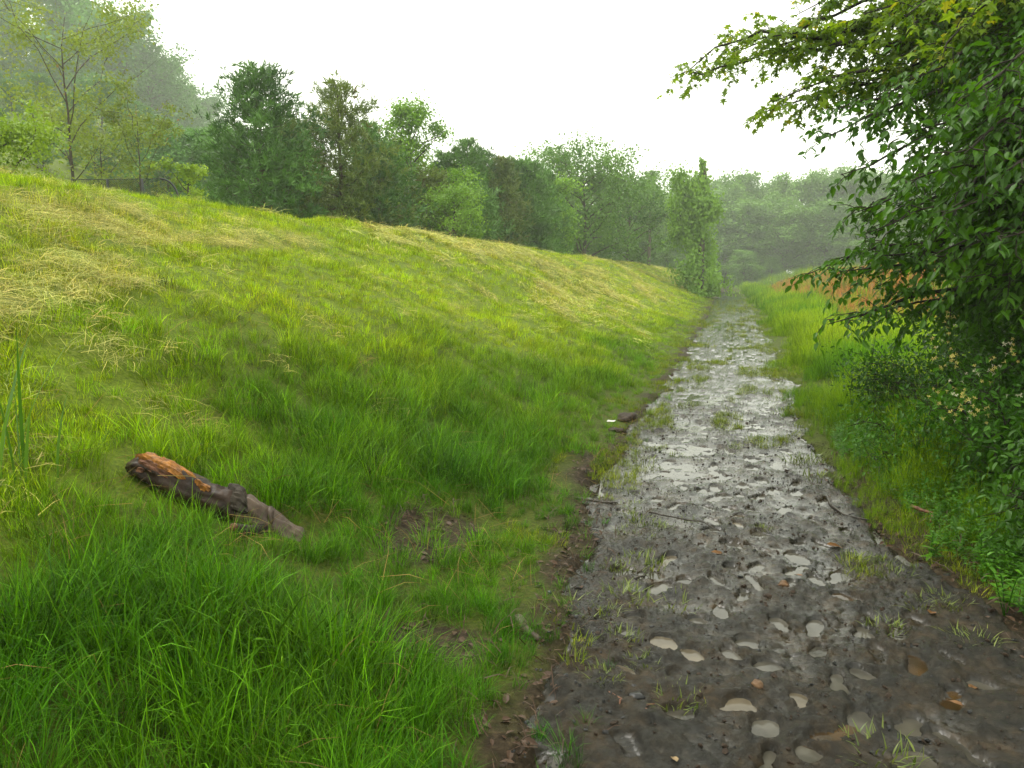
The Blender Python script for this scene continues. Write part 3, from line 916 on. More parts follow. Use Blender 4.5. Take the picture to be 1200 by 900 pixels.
own("pine_tree", 'pine', 548, 42, 168, 74, "dull green pine right of the tall fresh green tree", 11, 'pine', 'pine_bark', low=.04, per=9, needle=.27)
own("pine_tree", 'pine', 503, 36, 205, 80, "dull brownish pine under the tall fresh green tree", 17, 'pine_brown', 'pine_bark', low=.04, per=9, needle=.25)
own("leafy_tree", 'b', 532, 34, 222, 84, "fresh yellow green small tree in front of the pine row", 12, 'leaf_vine', cat="tree", n_limb=16, leaves=6240, leaf=0.099, low=.1, clus=0.59)
own("pine_tree", 'pine', 586, 46, 190, 66, "yellowish green pine in the middle of the receding row", 13, 'pine_brown', 'pine_bark', low=.04, per=9, needle=.3)
own("pine_tree", 'pine', 618, 50, 192, 70, "blue green pine at the end of the receding pine row", 14, 'pine', 'pine_bark', low=.04, per=9, needle=.32)
own("leafy_tree", 'b', 645, 56, 205, 80, "yellowish leafy tree beside the last pine of the row", 15, 'leaf_fresh', n_limb=20, leaves=8320, leaf=0.186, low=.06, shape='tall', clus=0.64)
own("leafy_tree", 'b', 684, 62, 181, 128, "broad round leafy tree, palest of the row in the haze", 18, 'leaf_far', n_limb=26, leaves=13520, leaf=0.211, low=.06, clus=0.64)
own("leafy_tree", 'b', 735, 74, 208, 92, "hazy round leafy tree right of the broad pale one", 19, 'leaf_far', n_limb=22, leaves=9360, leaf=0.236, low=.05, clus=0.64)
own("leafy_tree", 'b', 760, 92, 192, 40, "slim hazy tree poking above its neighbours left of the vine covered tree", 20, 'leaf_far', n_limb=16, leaves=3900, leaf=0.248, low=.45, shape='tall', clus=0.51)

for px, dist, top, wpx, lab, sd in ((338, 33, 140, 90, "dark pine filling in behind the tallest pine's right side", 31), (432, 35, 150, 84, "dark pine behind the browning pine's right side", 32), (466, 40, 166, 70, "slim dark pine left of the tall fresh green tree", 33),
        (524, 42, 178, 60, "pointed dark pine just right of the tall fresh green tree", 34), (568, 46, 180, 60, "pointed green pine in the receding row after the first gap", 35), (602, 49, 190, 60, "dark pointed pine near the end of the receding row", 36), (634, 54, 200, 60, "last small pointed pine before the broad pale tree", 37)):
    own("pine_tree", 'pine', px, dist, top, wpx, lab, sd, 'pine', 'pine_bark', low=.03, per=11, needle=.26)

# the vine covered tree by the path's end: a snag draped to the ground
def vine_tree():
    px, dist = 819, 62
    s = site(px, dist); H = height_to(px, 186, dist)
    rs = np.random.default_rng(44)
    e = empty("vine_covered_tree", s)
    mb = MB()
    tp = seg_pts((0, 0, -.3), (.1, 0, H * .97), 9, .02, rs)
    mb.tube(tp, np.linspace(.3, .12, 9), 7)
    C = []; tone = []
    arms = [(.62, -2.2, 1.5), (.76, -1.9, 1.2), (.55, -2.0, .1), (.70, -1.2, 1.9), (.66, 1.0, .7)]
    for hf, dx, dz in arms:
        a = tp[int(hf * 8)]; b = a + np.array([dx, rs.normal(0, .8), dz]); lp = seg_pts(a, b, 6, .08, rs)
        mb.tube(lp, np.linspace(.1, .03, 6), 5)
        for q in lp[1:]: C += [(q + rs.normal(0, .25, 3), .40)] * 3
    for k in range(62):
        v = rs.random() ** 1.15 * .87 if k > 3 else .86 + .04 * k; h = H * v
        rad = np.interp(v, [0, .12, .3, .55, .75, .9, 1], [2.4, 2.1, 1.5, .95, .42, .10, .06]) * rs.uniform(.45, 1.1)
        az = rs.random() * 6.28
        rad *= 1 + 1.1 * float(vnoise(math.cos(az) * 1.2 + 7, v * 5 + math.sin(az), 5))
        C.append((np.array([math.cos(az) * rad, math.sin(az) * rad, h]), .36 * np.interp(v, [0, .8, .9, 1], [1.1, .8, .3, .4])))
    n = 15000
    ci = rs.integers(0, len(C), n)
    P = np.array([C[i][0] for i in ci]) + rs.normal(0, 1, (n, 3)) * np.array([C[i][1] for i in ci])[:, None] * np.array([.8, .8, 1.2])
    P[:, 2] = np.clip(P[:, 2], .05, H)
    ct = rs.random(len(C))
    X = rs.normal(0, .5, (n, 3)) + np.array([0, 0, -.8]); N = rs.normal(0, .6, (n, 3)) + P * np.array([.5, .5, 0]) + np.array([0, 0, .5])
    cr = spread(DIAMOND, P, X, N, .25 * rs.uniform(.6, 1.3, n), np.clip(.6 * ct[ci] + .4 * rs.random(n), 0, 1), "crown")
    obj("trunk", mb.mesh("trunk"), M['bark'], e); obj("crown", cr, M['leaf_vine'], e)
    tag(e, "leaning snag draped in green vines at the far end of the path", "tree")
vine_tree()

# -- hazy woods: a few builds, each tree a copy with its own size and turn
protos = []
for i, (sh, lo) in enumerate((('round', .03), ('tall', .05), ('round', .12), ('round', .06), ('tall', .02))):
    protos.append(broad_tree(60 + i, 10, 3.2 + .4 * (i % 3), n_limb=24, leaves=13000, leaf=.27, low=lo, shape=sh, clus=.6))
first = {}
def wood_tree(i, px, dist, top, mat, label, group, wide=1.0):
    s = site(px, dist); H = height_to(px, top, dist)
    k = H / 10
    key = (i, mat)
    if key not in first:
        ms = protos[i]
        if any(kk[0] == i for kk in first): ms = (ms[0], ms[1].copy()); ms[1].materials.clear()
        e = plant_tree("woodland_tree", ms, (M['bark'], M[mat]), s, rz_(px), k, label, "tree", group)
        first[key] = e
    else:
        e = copy_tree(first[key]); e.location = s
    e.rotation_euler = (0, 0, rz_(px)); e.scale = (k * wide, k * wide, k)
    e["label"] = label; e["group"] = group
def rz_(px): return (px * 1.713) % 6.28

ORD = 'first second third fourth fifth sixth seventh eighth ninth tenth eleventh twelfth thirteenth fourteenth fifteenth'.split()
hill = [(-20, 153, -20), (12, 164, 4), (48, 181, 18), (84, 159, -8), (112, 174, 22), (142, 169, 12), (168, 186, 40), (190, 169, 62), (207, 202, 84), (226, 191, 96), (243, 213, 118), (256, 240, 140), (272, 263, 160)]
for j, (px, d_, tp_) in enumerate(hill):
    wood_tree(j % 5, px, d_, tp_, 'leaf_hill', "tall hazy tree on the wooded hillside skyline, %s from the left edge" % ORD[j], "trees along the hillside skyline", 1.05)
lowr = [(60, 66, 150), (95, 70, 160), (205, 62, 150), (228, 66, 160), (250, 64, 168), (272, 70, 176), (180, 68, 158), (150, 72, 150), (130, 66, 170), (240, 90, 150), (-40, 88, 60), (0, 96, 80), (30, 92, 95), (62, 100, 90), (100, 94, 110), (130, 104, 95), (158, 100, 120), (182, 108, 125), (205, 116, 140), (228, 120, 150), (246, 132, 165), (20, 80, 130), (75, 84, 140), (120, 88, 150), (170, 90, 160), (215, 100, 172), (240, 108, 185), (262, 140, 180), (285, 160, 190), (10, 84, 118), (52, 88, 122), (88, 92, 128), (114, 96, 132), (146, 100, 140), (176, 104, 150), (200, 108, 158), (222, 112, 168), (236, 118, 176), (252, 124, 186), (130, 84, 178), (190, 92, 190)]
for j, (px, d_, tp_) in enumerate(lowr):
    wood_tree((j + 2) % 5, px, d_, tp_, 'leaf_hill', "lower hazy tree filling the wooded slope under the hillside skyline", "trees filling the hillside", 1.3)
far = [(778, 167, 228), (800, 174, 222), (826, 183, 216), (846, 164, 224), (866, 170, 201), (886, 180, 222), (904, 161, 230), (920, 174, 216), (940, 167, 208), (960, 177, 220), (976, 164, 208), (992, 174, 196), (1012, 167, 208), (1036, 161, 212), (1060, 170, 205), (1090, 164, 208), (1120, 167, 200), (1150, 161, 205), (1185, 164, 200), (1225, 161, 205), (1270, 161, 200)]
for j, (px, d_, tp_) in enumerate(far):
    lab = "hazy tree in the far wood, %s right of the vine covered tree" % ORD[j - 3] if 3 <= j <= 12 else "hazy tree in the far wood behind nearer trees"
    wood_tree(j % 5, px, d_, tp_, 'leaf_far', lab, "trees of the far wood", 1.0)
far2 = [(770, 157, 236), (792, 160, 262), (812, 155, 272), (850, 155, 250), (874, 154, 240), (897, 157, 274), (918, 152, 246), (941, 155, 266), (966, 152, 234), (990, 155, 258), (1016, 152, 240), (1045, 154, 262), (1080, 154, 245), (1115, 152, 256), (1160, 152, 255), (1210, 152, 255)]
for j, (px, d_, tp_) in enumerate(far2):
    wood_tree((j + 1) % 5, px, d_, tp_, 'leaf_far', "lower hazy tree along the front edge of the far wood", "front trees of the far wood", 1.45)
for j, px in enumerate(range(760, 1200, 26)):
    wood_tree((0, 1, 4)[j % 3], px + 7 * (j % 3), 142 + 5 * (j % 4), 284 + 9 * (j % 3), 'leaf_far', "low hazy bushy tree at the foot of the far wood", "bushy trees at the foot of the far wood", 1.7)
mid = [(560, 78, 205), (600, 82, 212), (640, 92, 216), (668, 100, 226), (706, 108, 222), (742, 115, 232), (715, 90, 238), (760, 105, 246), (690, 82, 246), (655, 75, 246), (625, 71, 250), (595, 65, 246), (780, 115, 262)]
for j, (px, d_, tp_) in enumerate(mid):
    wood_tree((j + 3) % 5, px, d_, tp_, 'leaf_far', "hazy tree filling the wood behind the receding pine row", "trees behind the pine row", 1.25)

# ------------------------------------------------------------------ pipe fence on the bank top
def fence():
    a = pt(214, HOR_Y, 16.5); b = pt(92, HOR_Y, 17.5)
    ga = np.array([a[0], a[1], float(ground_h(a[0], a[1]))]); gb = np.array([b[0], b[1], float(ground_h(b[0], b[1]))])
    top = pt(200, 209, 16.5)[2]
    e = empty("pipe_fence", ga)
    def loc(p): return np.asarray(p) - ga
    def lin(u, z): q = ga + (gb - ga) * u; return loc((q[0], q[1], z))
    L = np.linalg.norm((gb - ga)[:2])
    c = MB(); bend = .32
    pts = [loc(ga + np.array([0, 0, -.1]))] + [lin(bend / L * (1 - math.cos(k / 8 * math.pi / 2)) * 1.0, top - bend * 1.2 * (1 - math.sin(k / 8 * math.pi / 2))) for k in range(9)]
    c.tube(pts, .019, 8); obj("end_post", c.mesh("end_post"), M['steel'], e)
    c = MB(); c.tube([lin(bend / L, top), lin(1, top)], .007, 6); obj("top_rail", c.mesh("top_rail"), M['steel'], e)
    for u in (.33, .66, 1.0):
        c = MB(); q = lin(u, 0); c.tube([(q[0], q[1], -.2), (q[0], q[1], top - ga[2])], .022, 6); obj("post", c.mesh("post"), M['steel'], e)
    c = MB()
    n = 60
    zb = ga[2] + .05
    for k in range(n):
        u0 = .06 + .94 * k / n
        for sgn in (1, -1):
            u1 = u0 + sgn * (top - zb) / L
            z0, z1 = zb, top
            if u1 > 1: z1 = zb + (1 - u0) / (u1 - u0) * (top - zb); u1 = 1
            if u1 < .06: z1 = zb + (.06 - u0) / (u1 - u0) * (top - zb); u1 = .06
            if abs(u1 - u0) > 1e-4: c.tube([lin(u0, z0), lin(u1, z1)], .0035, 3, False)
    wm = obj("wire_mesh", c.mesh("wire_mesh"), M['steel'], e); wm["kind"] = "stuff"
    tag(e, "dark pipe and wire fence with a curved end post on the bank top", "fence")
fence()

# ------------------------------------------------------------------ the two trees leaning over the path on the right
def near_tree(name, seed, foot, H, boughs, tmpl, leaf, mat, label, n_single, spacing=.05, twig_every=.11):
    """boughs: list of (height on trunk, tip point, sag). Leaves sit along twigs; those nearest the viewer are parts of their own."""
    rs = np.random.default_rng(seed)
    foot = np.asarray(foot, float); foot[2] = float(ground_h(foot[0], foot[1]))
    e = empty(name, foot)
    mb = MB()
    tp = seg_pts((0, 0, -.2), (rs.normal(0, .2), .2, H), 12, .03, rs)
    mb.tube(tp, np.linspace(.13, .03, 12), 9)
    obj("trunk", mb.mesh("trunk"), M['dark_bark'], e)
    LP = []; LX = []; LN = []; LT = []
    for hz, tip, sag in boughs:
        tip = np.asarray(tip, float) - foot
        k = np.clip(hz / H, 0, .98) * 11; i = int(k); b = tp[i] + (tp[i + 1] - tp[i]) * (k - i)
        L = np.linalg.norm(tip - b); n = max(8, int(L / .18))
        bp_ = seg_pts(b, tip, n, .05, rs)
        u = np.linspace(0, 1, n)
        bp_[:, 2] += sag * L * np.sin(u * math.pi)
        bm_ = MB()
        bm_.tube(bp_, np.interp(u, [0, 1], [.012 * L + .008, .003]), 6)
        T = np.gradient(bp_, axis=0); T /= np.linalg.norm(T, axis=1)[:, None]
        s = .12 * L; side = 1
        while s < L:
            f = s / L; j = min(int(f * (n - 1)), n - 2); c = bp_[j] + (bp_[j + 1] - bp_[j]) * (f * (n - 1) - j)
            tg = T[j]; sd = np.cross(tg, [0, 0, 1]); sd /= np.linalg.norm(sd) + 1e-9
            side = -side
            dr = tg * rs.uniform(.35, .9) + sd * side * rs.uniform(.4, 1.0) + np.array([0, 0, rs.normal(.0, .35)])
            dr /= np.linalg.norm(dr)
            tl_ = (.16 + .62 * (1 - f) ** .8 * min(1, L / 2.2)) * rs.uniform(.6, 1.2)
            m_ = 6
            tw = c + dr * np.linspace(0, tl_, m_)[:, None] + np.cumsum(rs.normal(0, .015, (m_, 3)), 0)
            tw[:, 2] -= .28 * tl_ * np.linspace(0, 1, m_) ** 2
            bm_.tube(tw, np.linspace(.0045, .0015, m_), 4, False)
            tws = [(tw, tl_)]
            for q in range(int(tl_ / .11)):
                g = .2 + .7 * rs.random(); jj = min(int(g * (m_ - 1)), m_ - 2); p_ = tw[jj]
                d2 = dr + rs.normal(0, .75, 3) * np.array([1, 1, .7]); d2 /= np.linalg.norm(d2); l2 = tl_ * rs.uniform(.3, .6) + .05
                t2 = p_ + d2 * np.linspace(0, l2, m_)[:, None]; t2[:, 2] -= .3 * l2 * np.linspace(0, 1, m_) ** 2
                bm_.tube(t2[::2], [.0022, .0016, .001], 3, False); tws.append((t2, l2))
            for tw, tl2 in tws:
                nl = max(3, int(tl2 / spacing)); ls = 1
                tdir = tw[-1] - tw[0]; tdir /= np.linalg.norm(tdir)
                sv_ = np.cross(tdir, [0, 0, 1]); sv_ /= np.linalg.norm(sv_) + 1e-9
                for q in range(nl):
                    g = (q + .6) / nl; jj = min(int(g * (m_ - 1)), m_ - 2); p_ = tw[jj] + (tw[jj + 1] - tw[jj]) * (g * (m_ - 1) - jj)
                    ls = -ls
                    x_ = tdir * .55 + sv_ * ls * .8 + np.array([0, 0, -rs.uniform(.1, 1.0)]) + rs.normal(0, .22, 3)
                    LP.append(p_ + rs.normal(0, .01, 3)); LX.append(x_); LN.append(np.array([0, 0, 1.0]) + rs.normal(0, .4, 3))
                    LT.append(np.clip(rs.normal(.25 + .4 * f, .22), 0, 1))
            s += twig_every * rs.uniform(.7, 1.3)
        obj("branch", bm_.mesh("branch"), M['dark_bark'], e)
    LP, LX, LN, LT = map(np.array, (LP, LX, LN, LT))
    n = len(LP); S = leaf * np.clip(rs.normal(1, .3, n), .35, 1.7)
    # choose the ones that show largest: in the frame and near
    Wp = LP + foot - EYEP
    dz = Wp @ CF; sx_ = Wp @ CR / dz * F_PX + 600; sy_ = 450 - Wp @ CU / dz * F_PX
    score = np.where((sx_ > 0) & (sx_ < 1195) & (sy_ > 5) & (sy_ < 895), S / dz, 0) * (1 + .9 * (1170 - np.clip(sx_, 780, 1170)) / 390)
    pick = np.argsort(-score)[:n_single]
    mask = np.ones(n, bool); mask[pick] = False
    fo = obj("foliage", spread(tmpl, LP[mask], LX[mask], LN[mask], S[mask], LT[mask], "foliage"), mat, e); fo["kind"] = "stuff"
    base = [spread(tmpl, [(0, 0, 0)], [(1, 0, 0)], [(0, 0, 1)], [1.0], np.array([v]), "leaf") for v in (.15, .4, .65, .9)]
    for b_ in base: b_.materials.append(mat)
    for i in pick:
        x_ = Vector(LX[i]).normalized(); y_ = Vector(LN[i]).cross(x_).normalized(); z_ = x_.cross(y_)
        o = bpy.data.objects.new("leaf", base[min(3, int(LT[i] * 4))]); COL.objects.link(o); o.parent = e
        mt = Matrix((x_, y_, z_)).transposed().to_4x4() @ Matrix.Scale(S[i], 4); mt.translation = Vector(LP[i])
        o.matrix_local = mt
    tag(e, label, "tree")
    return n

B1 = [(3.9, pt(783, 92, 8.0), .05), (3.7, pt(812, 84, 7.8), .06), (4.2, pt(842, 66, 8.2), .04), (4.3, pt(872, 52, 7.6), .05), (4.6, pt(925, 22, 7.8), .05), (3.3, pt(880, 138, 7.6), .05), (3.4, pt(905, 120, 7.2), .04),
      (4.9, pt(960, -10, 7.8), .05), (5.2, pt(1000, -40, 7.4), .04), (4.6, pt(985, 40, 6.8), .05), (4.2, pt(960, 75, 8.4), .03), (5.4, pt(1080, -60, 7), .0), (4.4, pt(1060, 20, 6.4), .05), (4.0, pt(1020, 95, 7.4), .03),
      (3.9, pt(1100, 60, 6.2), .04), (5.0, pt(1130, -30, 6.2), .04), (4.4, pt(1150, 10, 5.8), .04), (3.8, pt(1010, 60, 8.8), .03), (3.6, pt(1090, 110, 8.6), .03), (4.2, pt(1120, 30, 9), .03)]
rb = np.random.default_rng(99)
B1 += [(rb.uniform(3.6, 5.6), pt(rb.uniform(1010, 1260), rb.uniform(-80, 110), rb.uniform(5.8, 9.5)), .04) for _ in range(16)]
nA = near_tree("overhanging_tree", 301, (3.7, 8.2, 0), 6.4, B1, STAR, .062, M['leaf_star'], "overhanging tree with small lobed yellow green leaves reaching highest over the path", 230, .030, .076)
B2 = [(2.9, pt(952, 168, 6.4), .08), (2.7, pt(985, 205, 6.2), .08), (2.6, pt(1000, 250, 6.0), .07), (2.4, pt(1012, 275, 5.8), .08), (3.2, pt(975, 130, 6.6), .06), (3.3, pt(1040, 110, 5.8), .06), (3.0, pt(1050, 160, 5.4), .07),
      (2.7, pt(1060, 215, 5.2), .07), (2.2, pt(1040, 265, 5.6), .06), (1.9, pt(945, 322, 6.6), .05), (1.8, pt(985, 318, 6.2), .05), (1.7, pt(1010, 300, 6.0), .06), (1.55, pt(970, 380, 6.2), .06), (1.5, pt(1000, 372, 6.6), .05),
      (3.4, pt(1120, 120, 5.0), .06), (3.0, pt(1130, 180, 4.9), .06), (2.5, pt(1110, 250, 5.0), .06), (2.2, pt(1090, 300, 5.2), .05), (3.5, pt(1170, 90, 5.0), .05), (2.8, pt(1180, 200, 4.8), .05), (2.3, pt(1170, 280, 4.9), .05),
      (3.0, pt(1075, 190, 7.4), .05), (2.6, pt(1100, 240, 7.6), .05), (2.2, pt(1060, 280, 7.4), .05), (1.9, pt(1120, 320, 7.0), .05), (3.2, pt(1140, 140, 7.5), .05), (2.0, pt(1150, 330, 5.4), .05), (2.9, pt(1190, 150, 7.2), .04), (2.4, pt(1180, 260, 7.0), .04), (3.6, pt(1100, 70, 6.6), .05), (3.7, pt(1160, 40, 6.4), .05)]
B2 += [(rb.uniform(1.6, 3.8), pt(rb.uniform(1050, 1280), rb.uniform(20, 360), rb.uniform(4.8, 8.5)), .05) for _ in range(34)]
nB = near_tree("drooping_tree", 302, (2.95, 6.6, 0), 4.6, B2, OVATE, .059, M['leaf_near'], "drooping tree with larger oval dark green leaves hanging low beside the path", 260, .032, .086)

# ------------------------------------------------------------------ shrubs and undergrowth on the right
def bush(name, seed, loc, r, h, leaf, n, mat, label, stems=9, tmpl=SIMPLE, flowers=None):
    rs = np.random.default_rng(seed)
    x, y = loc; z = float(ground_h(x, y))
    e = empty(name, (x, y, z))
    mb = MB(); C = []
    for i in range(stems):
        az = i * 2.4 + rs.normal(0, .3); rr_ = r * rs.uniform(.4, 1); hh = h * rs.uniform(.6, 1.0) * (1.05 - .35 * (rr_ / r) ** 2)
        s = np.array([rs.normal(0, .12 * r), rs.normal(0, .12 * r), -.05])
        u = np.linspace(0, 1, 9)
        pts = s + np.stack([np.cos(az) * rr_ * u ** 1.3, np.sin(az) * rr_ * u ** 1.3, hh * np.sin(u * 1.9) / math.sin(1.57)], -1)
        pts += np.cumsum(rs.normal(0, .02, (9, 3)), 0)
        mb.tube(pts, np.linspace(.011, .003, 9), 5, False)
        for k in range(2, 9):
            C.append(pts[k])
            for q in range(3):
                e2 = pts[k] + rs.normal(0, .2 * r, 3) + np.array([0, 0, .03])
                mb.tube([pts[k], (pts[k] + e2) / 2 + rs.normal(0, .02, 3), e2], [.004, .003, .0015], 3, False)
                C += [(pts[k] + e2) / 2, e2]
    C = np.array(C)
    ci = rs.integers(0, len(C), n)
    g = rs.normal(0, .075 * r + .03, (n, 3))
    P = C[ci] + g; P[:, 2] = np.maximum(P[:, 2], .02)
    X = rs.normal(0, .7, (n, 3)) + g * 4 + np.array([0, 0, -.15]); N = rs.normal(0, .4, (n, 3)) + np.array([0, 0, 1.])
    ct = rs.random(len(C))
    me = spread(tmpl, P, X, N, leaf * rs.uniform(.6, 1.3, n), np.clip(.45 * ct[ci] + .45 * rs.random(n), 0, 1), "foliage")
    obj("stems", mb.mesh("stems"), M['dark_bark'], e)
    fo = obj("foliage", me, M[mat], e); fo["kind"] = "stuff"
    tag(e, label, "shrub")
    return e, C
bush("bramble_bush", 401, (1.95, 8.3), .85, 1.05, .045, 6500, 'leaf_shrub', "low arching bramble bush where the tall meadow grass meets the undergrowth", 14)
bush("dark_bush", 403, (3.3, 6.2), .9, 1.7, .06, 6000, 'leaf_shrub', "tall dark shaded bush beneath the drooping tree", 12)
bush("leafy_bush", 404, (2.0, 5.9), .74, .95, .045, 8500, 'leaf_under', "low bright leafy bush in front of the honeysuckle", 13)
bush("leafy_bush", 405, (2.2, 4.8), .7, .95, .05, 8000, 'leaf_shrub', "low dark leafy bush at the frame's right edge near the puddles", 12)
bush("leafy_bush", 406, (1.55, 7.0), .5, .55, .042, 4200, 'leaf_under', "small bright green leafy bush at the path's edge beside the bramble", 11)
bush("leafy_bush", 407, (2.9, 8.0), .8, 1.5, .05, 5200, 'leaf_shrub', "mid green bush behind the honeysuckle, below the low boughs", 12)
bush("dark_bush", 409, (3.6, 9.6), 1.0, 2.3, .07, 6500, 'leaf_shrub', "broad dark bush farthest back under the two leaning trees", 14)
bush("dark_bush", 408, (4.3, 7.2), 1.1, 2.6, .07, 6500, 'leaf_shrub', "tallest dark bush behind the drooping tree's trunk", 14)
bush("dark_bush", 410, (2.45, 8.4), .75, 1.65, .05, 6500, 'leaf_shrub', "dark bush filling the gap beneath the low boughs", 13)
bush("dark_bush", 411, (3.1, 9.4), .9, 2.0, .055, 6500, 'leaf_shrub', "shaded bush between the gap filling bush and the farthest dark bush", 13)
hb, hc = bush("honeysuckle_bush", 402, (2.45, 6.9), .85, 1.45, .05, 9500, 'leaf_shrub', "honeysuckle bush dotted with yellow and cream flowers", 14)
# its flowers, each a part: five narrow petals on a short tube
def flower_mesh(seed):
    r = np.random.default_rng(seed); V = []; Fs = []
    for k in range(5):
        az = k * 1.256 + r.normal(0, .15); d_ = np.array([math.cos(az), math.sin(az), .55]); s_ = np.array([-d_[1], d_[0], 0])
        c = len(V); V += [(0, 0, 0), tuple(d_ * .014 + s_ * .005), tuple(d_ * .026 + np.array([0, 0, -.006])), tuple(d_ * .014 - s_ * .005)]
        Fs += [(c, c + 1, c + 2), (c, c + 2, c + 3)]
    c = len(V)
    for k in range(5): V.append((.003 * math.cos(k * 1.256), .003 * math.sin(k * 1.256), 0))
    for k in range(5): V.append((.0015 * math.cos(k * 1.256), .0015 * math.sin(k * 1.256), -.025))
    Fs += [(c + k, c + (k + 1) % 5, c + 5 + (k + 1) % 5, c + 5 + k) for k in range(5)]
    b = MB(); b.add(V, Fs); return b.mesh("flower", False)
fm = [flower_mesh(i) for i in range(4)]
for i, q in enumerate(fm): q.materials.append(M['petal_yellow'] if i < 3 else M['petal_white'])
fl_px = [(1102, 402, 5.95), (1106, 411, 5.95), (1098, 421, 5.9), (1118, 416, 5.9), (1121, 424, 5.9), (1119, 432, 5.9), (1141, 438, 5.9), (1155, 440, 5.9), (1160, 437, 5.85), (1168, 423, 5.85), (1170, 430, 5.85), (1180, 407, 5.9), (1186, 404, 5.9), (1190, 412, 5.9), (1183, 424, 5.8), (1097, 460, 5.7), (1112, 455, 5.7), (1120, 452, 5.7), (1104, 478, 5.7), (1115, 482, 5.7), (1123, 480, 5.7), (1133, 465, 5.7), (1133, 472, 5.7), (1138, 476, 5.7), (1145, 481, 5.7), (1137, 488, 5.7), (1149, 490, 5.7), (1112, 388, 6.0), (1117, 378, 6.05), (1113, 368, 6.1), (1128, 452, 5.75), (1186, 459, 5.7)]
rs = np.random.default_rng(77)
for i, (px, py, dd) in enumerate(fl_px):
    for q in range(3):
        p_ = pt(px + rs.normal(0, 5.5), py + rs.normal(0, 5.5), dd + rs.normal(0, .06))
        o = bpy.data.objects.new("flower", fm[rs.integers(0, 4)]); COL.objects.link(o); o.parent = hb
        o.location = Vector(p_) - hb.location
        o.rotation_euler = (rs.normal(.9, .5), rs.normal(0, .4), rs.random() * 6.28); o.scale = (rs.uniform(.45, .75),) * 3

# low leafy ground plants
def sprig(seed, n, h, leaf, name):
    r = np.random.default_rng(seed); P = []; X = []; N = []; S = []
    stems = 3
    for s in range(stems):
        az = r.random() * 6.28; ln = r.uniform(.1, .45); hh = h * r.uniform(.6, 1.1)
        for k in range(n):
            f = (k + 1) / n; c = np.array([math.cos(az) * ln * f * hh, math.sin(az) * ln * f * hh, hh * f])
            for q in range(2):
                a2 = k * 1.57 + q * math.pi + r.normal(0, .3)
                P.append(c); X.append((math.cos(a2), math.sin(a2), r.normal(.15, .3))); N.append((r.normal(0, .25), r.normal(0, .25), 1)); S.append(leaf * r.uniform(.6, 1.2) * (1.1 - .5 * f))
    me = spread(OVATE, P, X, N, S, None, name)
    return me
sp = [(sprig(500 + i, 6, .26, .055, "sprig"), M['leaf_under']) for i in range(4)]
X = rs.uniform(.7, 4.2, 17000); Y = rs.uniform(3.0, 10.5, 17000)
e_ = X - xr(Y) + .3 * fbm(X * 1.8, Y * 1.8, 23, 3)
k = (e_ > .16) & in_view(X, Y, -10, 32) & (rs.random(17000) < np.interp(e_, [.1, .5, 1], [.35, .85, .5]) * np.interp(Y, [3, 7.5, 10.5], [1, .75, .1]))
X, Y, e_ = X[k], Y[k], e_[k]; n = len(X)
scatter("undergrowth", np.stack([X, Y, ground_h(X, Y)], -1), rs.uniform(0, 6.28, n), rs.normal(0, .2, (n, 2)), rs.uniform(.55, 1.15, n) * (.55 + .6 * sstep(.2, .9, e_)), rs.integers(0, 4, n), np.ones((n, 3)) * .5, sp,
        "leafy green undergrowth along the right edge of the mud")

def leafy_plant(px, py, h, label, seed):
    p_ = on_ground(px, py); e = empty("leafy_plant", p_)
    mb = MB(); rs = np.random.default_rng(seed); P = []; X = []; N = []; S = []
    for s in range(4):
        az = rs.random() * 6.28; hh = h * rs.uniform(.6, 1); top = np.array([math.cos(az) * .35 * hh, math.sin(az) * .35 * hh, hh])
        mb.tube([(0, 0, -.02), top * .55 + np.array([0, 0, .02]), top], [.003, .0025, .0015], 4, False)
        for k in range(5):
            f = .3 + .7 * k / 4
            for q in range(2):
                a2 = k * 1.57 + q * math.pi + az + rs.normal(0, .25)
                P.append(top * f); X.append((math.cos(a2), math.sin(a2), rs.normal(.3, .25))); N.append((0, 0, 1.)); S.append(.06 * rs.uniform(.7, 1.2) * (1.15 - .5 * f))
    obj("stem", mb.mesh("stem"), M['leaf_under'], e)
    base = spread(OVATE, [(0, 0, 0)], [(1, 0, 0)], [(0, 0, 1)], [1.0], np.array([.8]), "leaf"); base.materials.append(M['leaf_under'])
    for a, b, c_, d_ in zip(P, X, N, S):
        x_ = Vector(b).normalized(); y_ = Vector(c_).cross(x_).normalized(); z_ = x_.cross(y_)
        o = bpy.data.objects.new("leaf", base); COL.objects.link(o); o.parent = e
        mt = Matrix((x_, y_, z_)).transposed().to_4x4() @ Matrix.Scale(d_, 4); mt.translation = Vector(a); o.matrix_local = mt
    tag(e, label, "plant")
leafy_plant(1178, 722, .30, "bright broad leaved plant standing alone at the mud's right edge", 1)
leafy_plant(1150, 668, .24, "light green broad leaved plant just above the lone bright one", 2)
leafy_plant(1090, 660, .18, "small broad leaved plant by the red brown stick", 3)

# tall broad blades at the left edge
def blade_clump():
    p_ = on_ground(18, 560); e = empty("tall_grass_plant", p_); rs = np.random.default_rng(9)
    for i in range(11):
        me = blades(800 + i, 1, rs.uniform(.45, .85), .1, .05, .25, .017, .55, "blade", seg=6)
        m2 = M['blade_own']; me.materials.append(m2)
        o = obj("blade", me, None, e); o.location = (rs.normal(0, .07), rs.normal(0, .07), 0); o.rotation_euler = (0, 0, rs.random() * 6.28)
    tag(e, "tall broad bladed grass plant standing at the left edge", "plant")
m, t = new_mat('broad_blade'); a = nd(t, "Attribute", attribute_name="tone"); r_ = ramp(t, a.outputs['Fac'], [(0, (.05, .13, .012)), (1, (.11, .22, .03))])
shader_leaf(t, r_.outputs[0], .35, .35); M['blade_own'] = m
blade_clump()

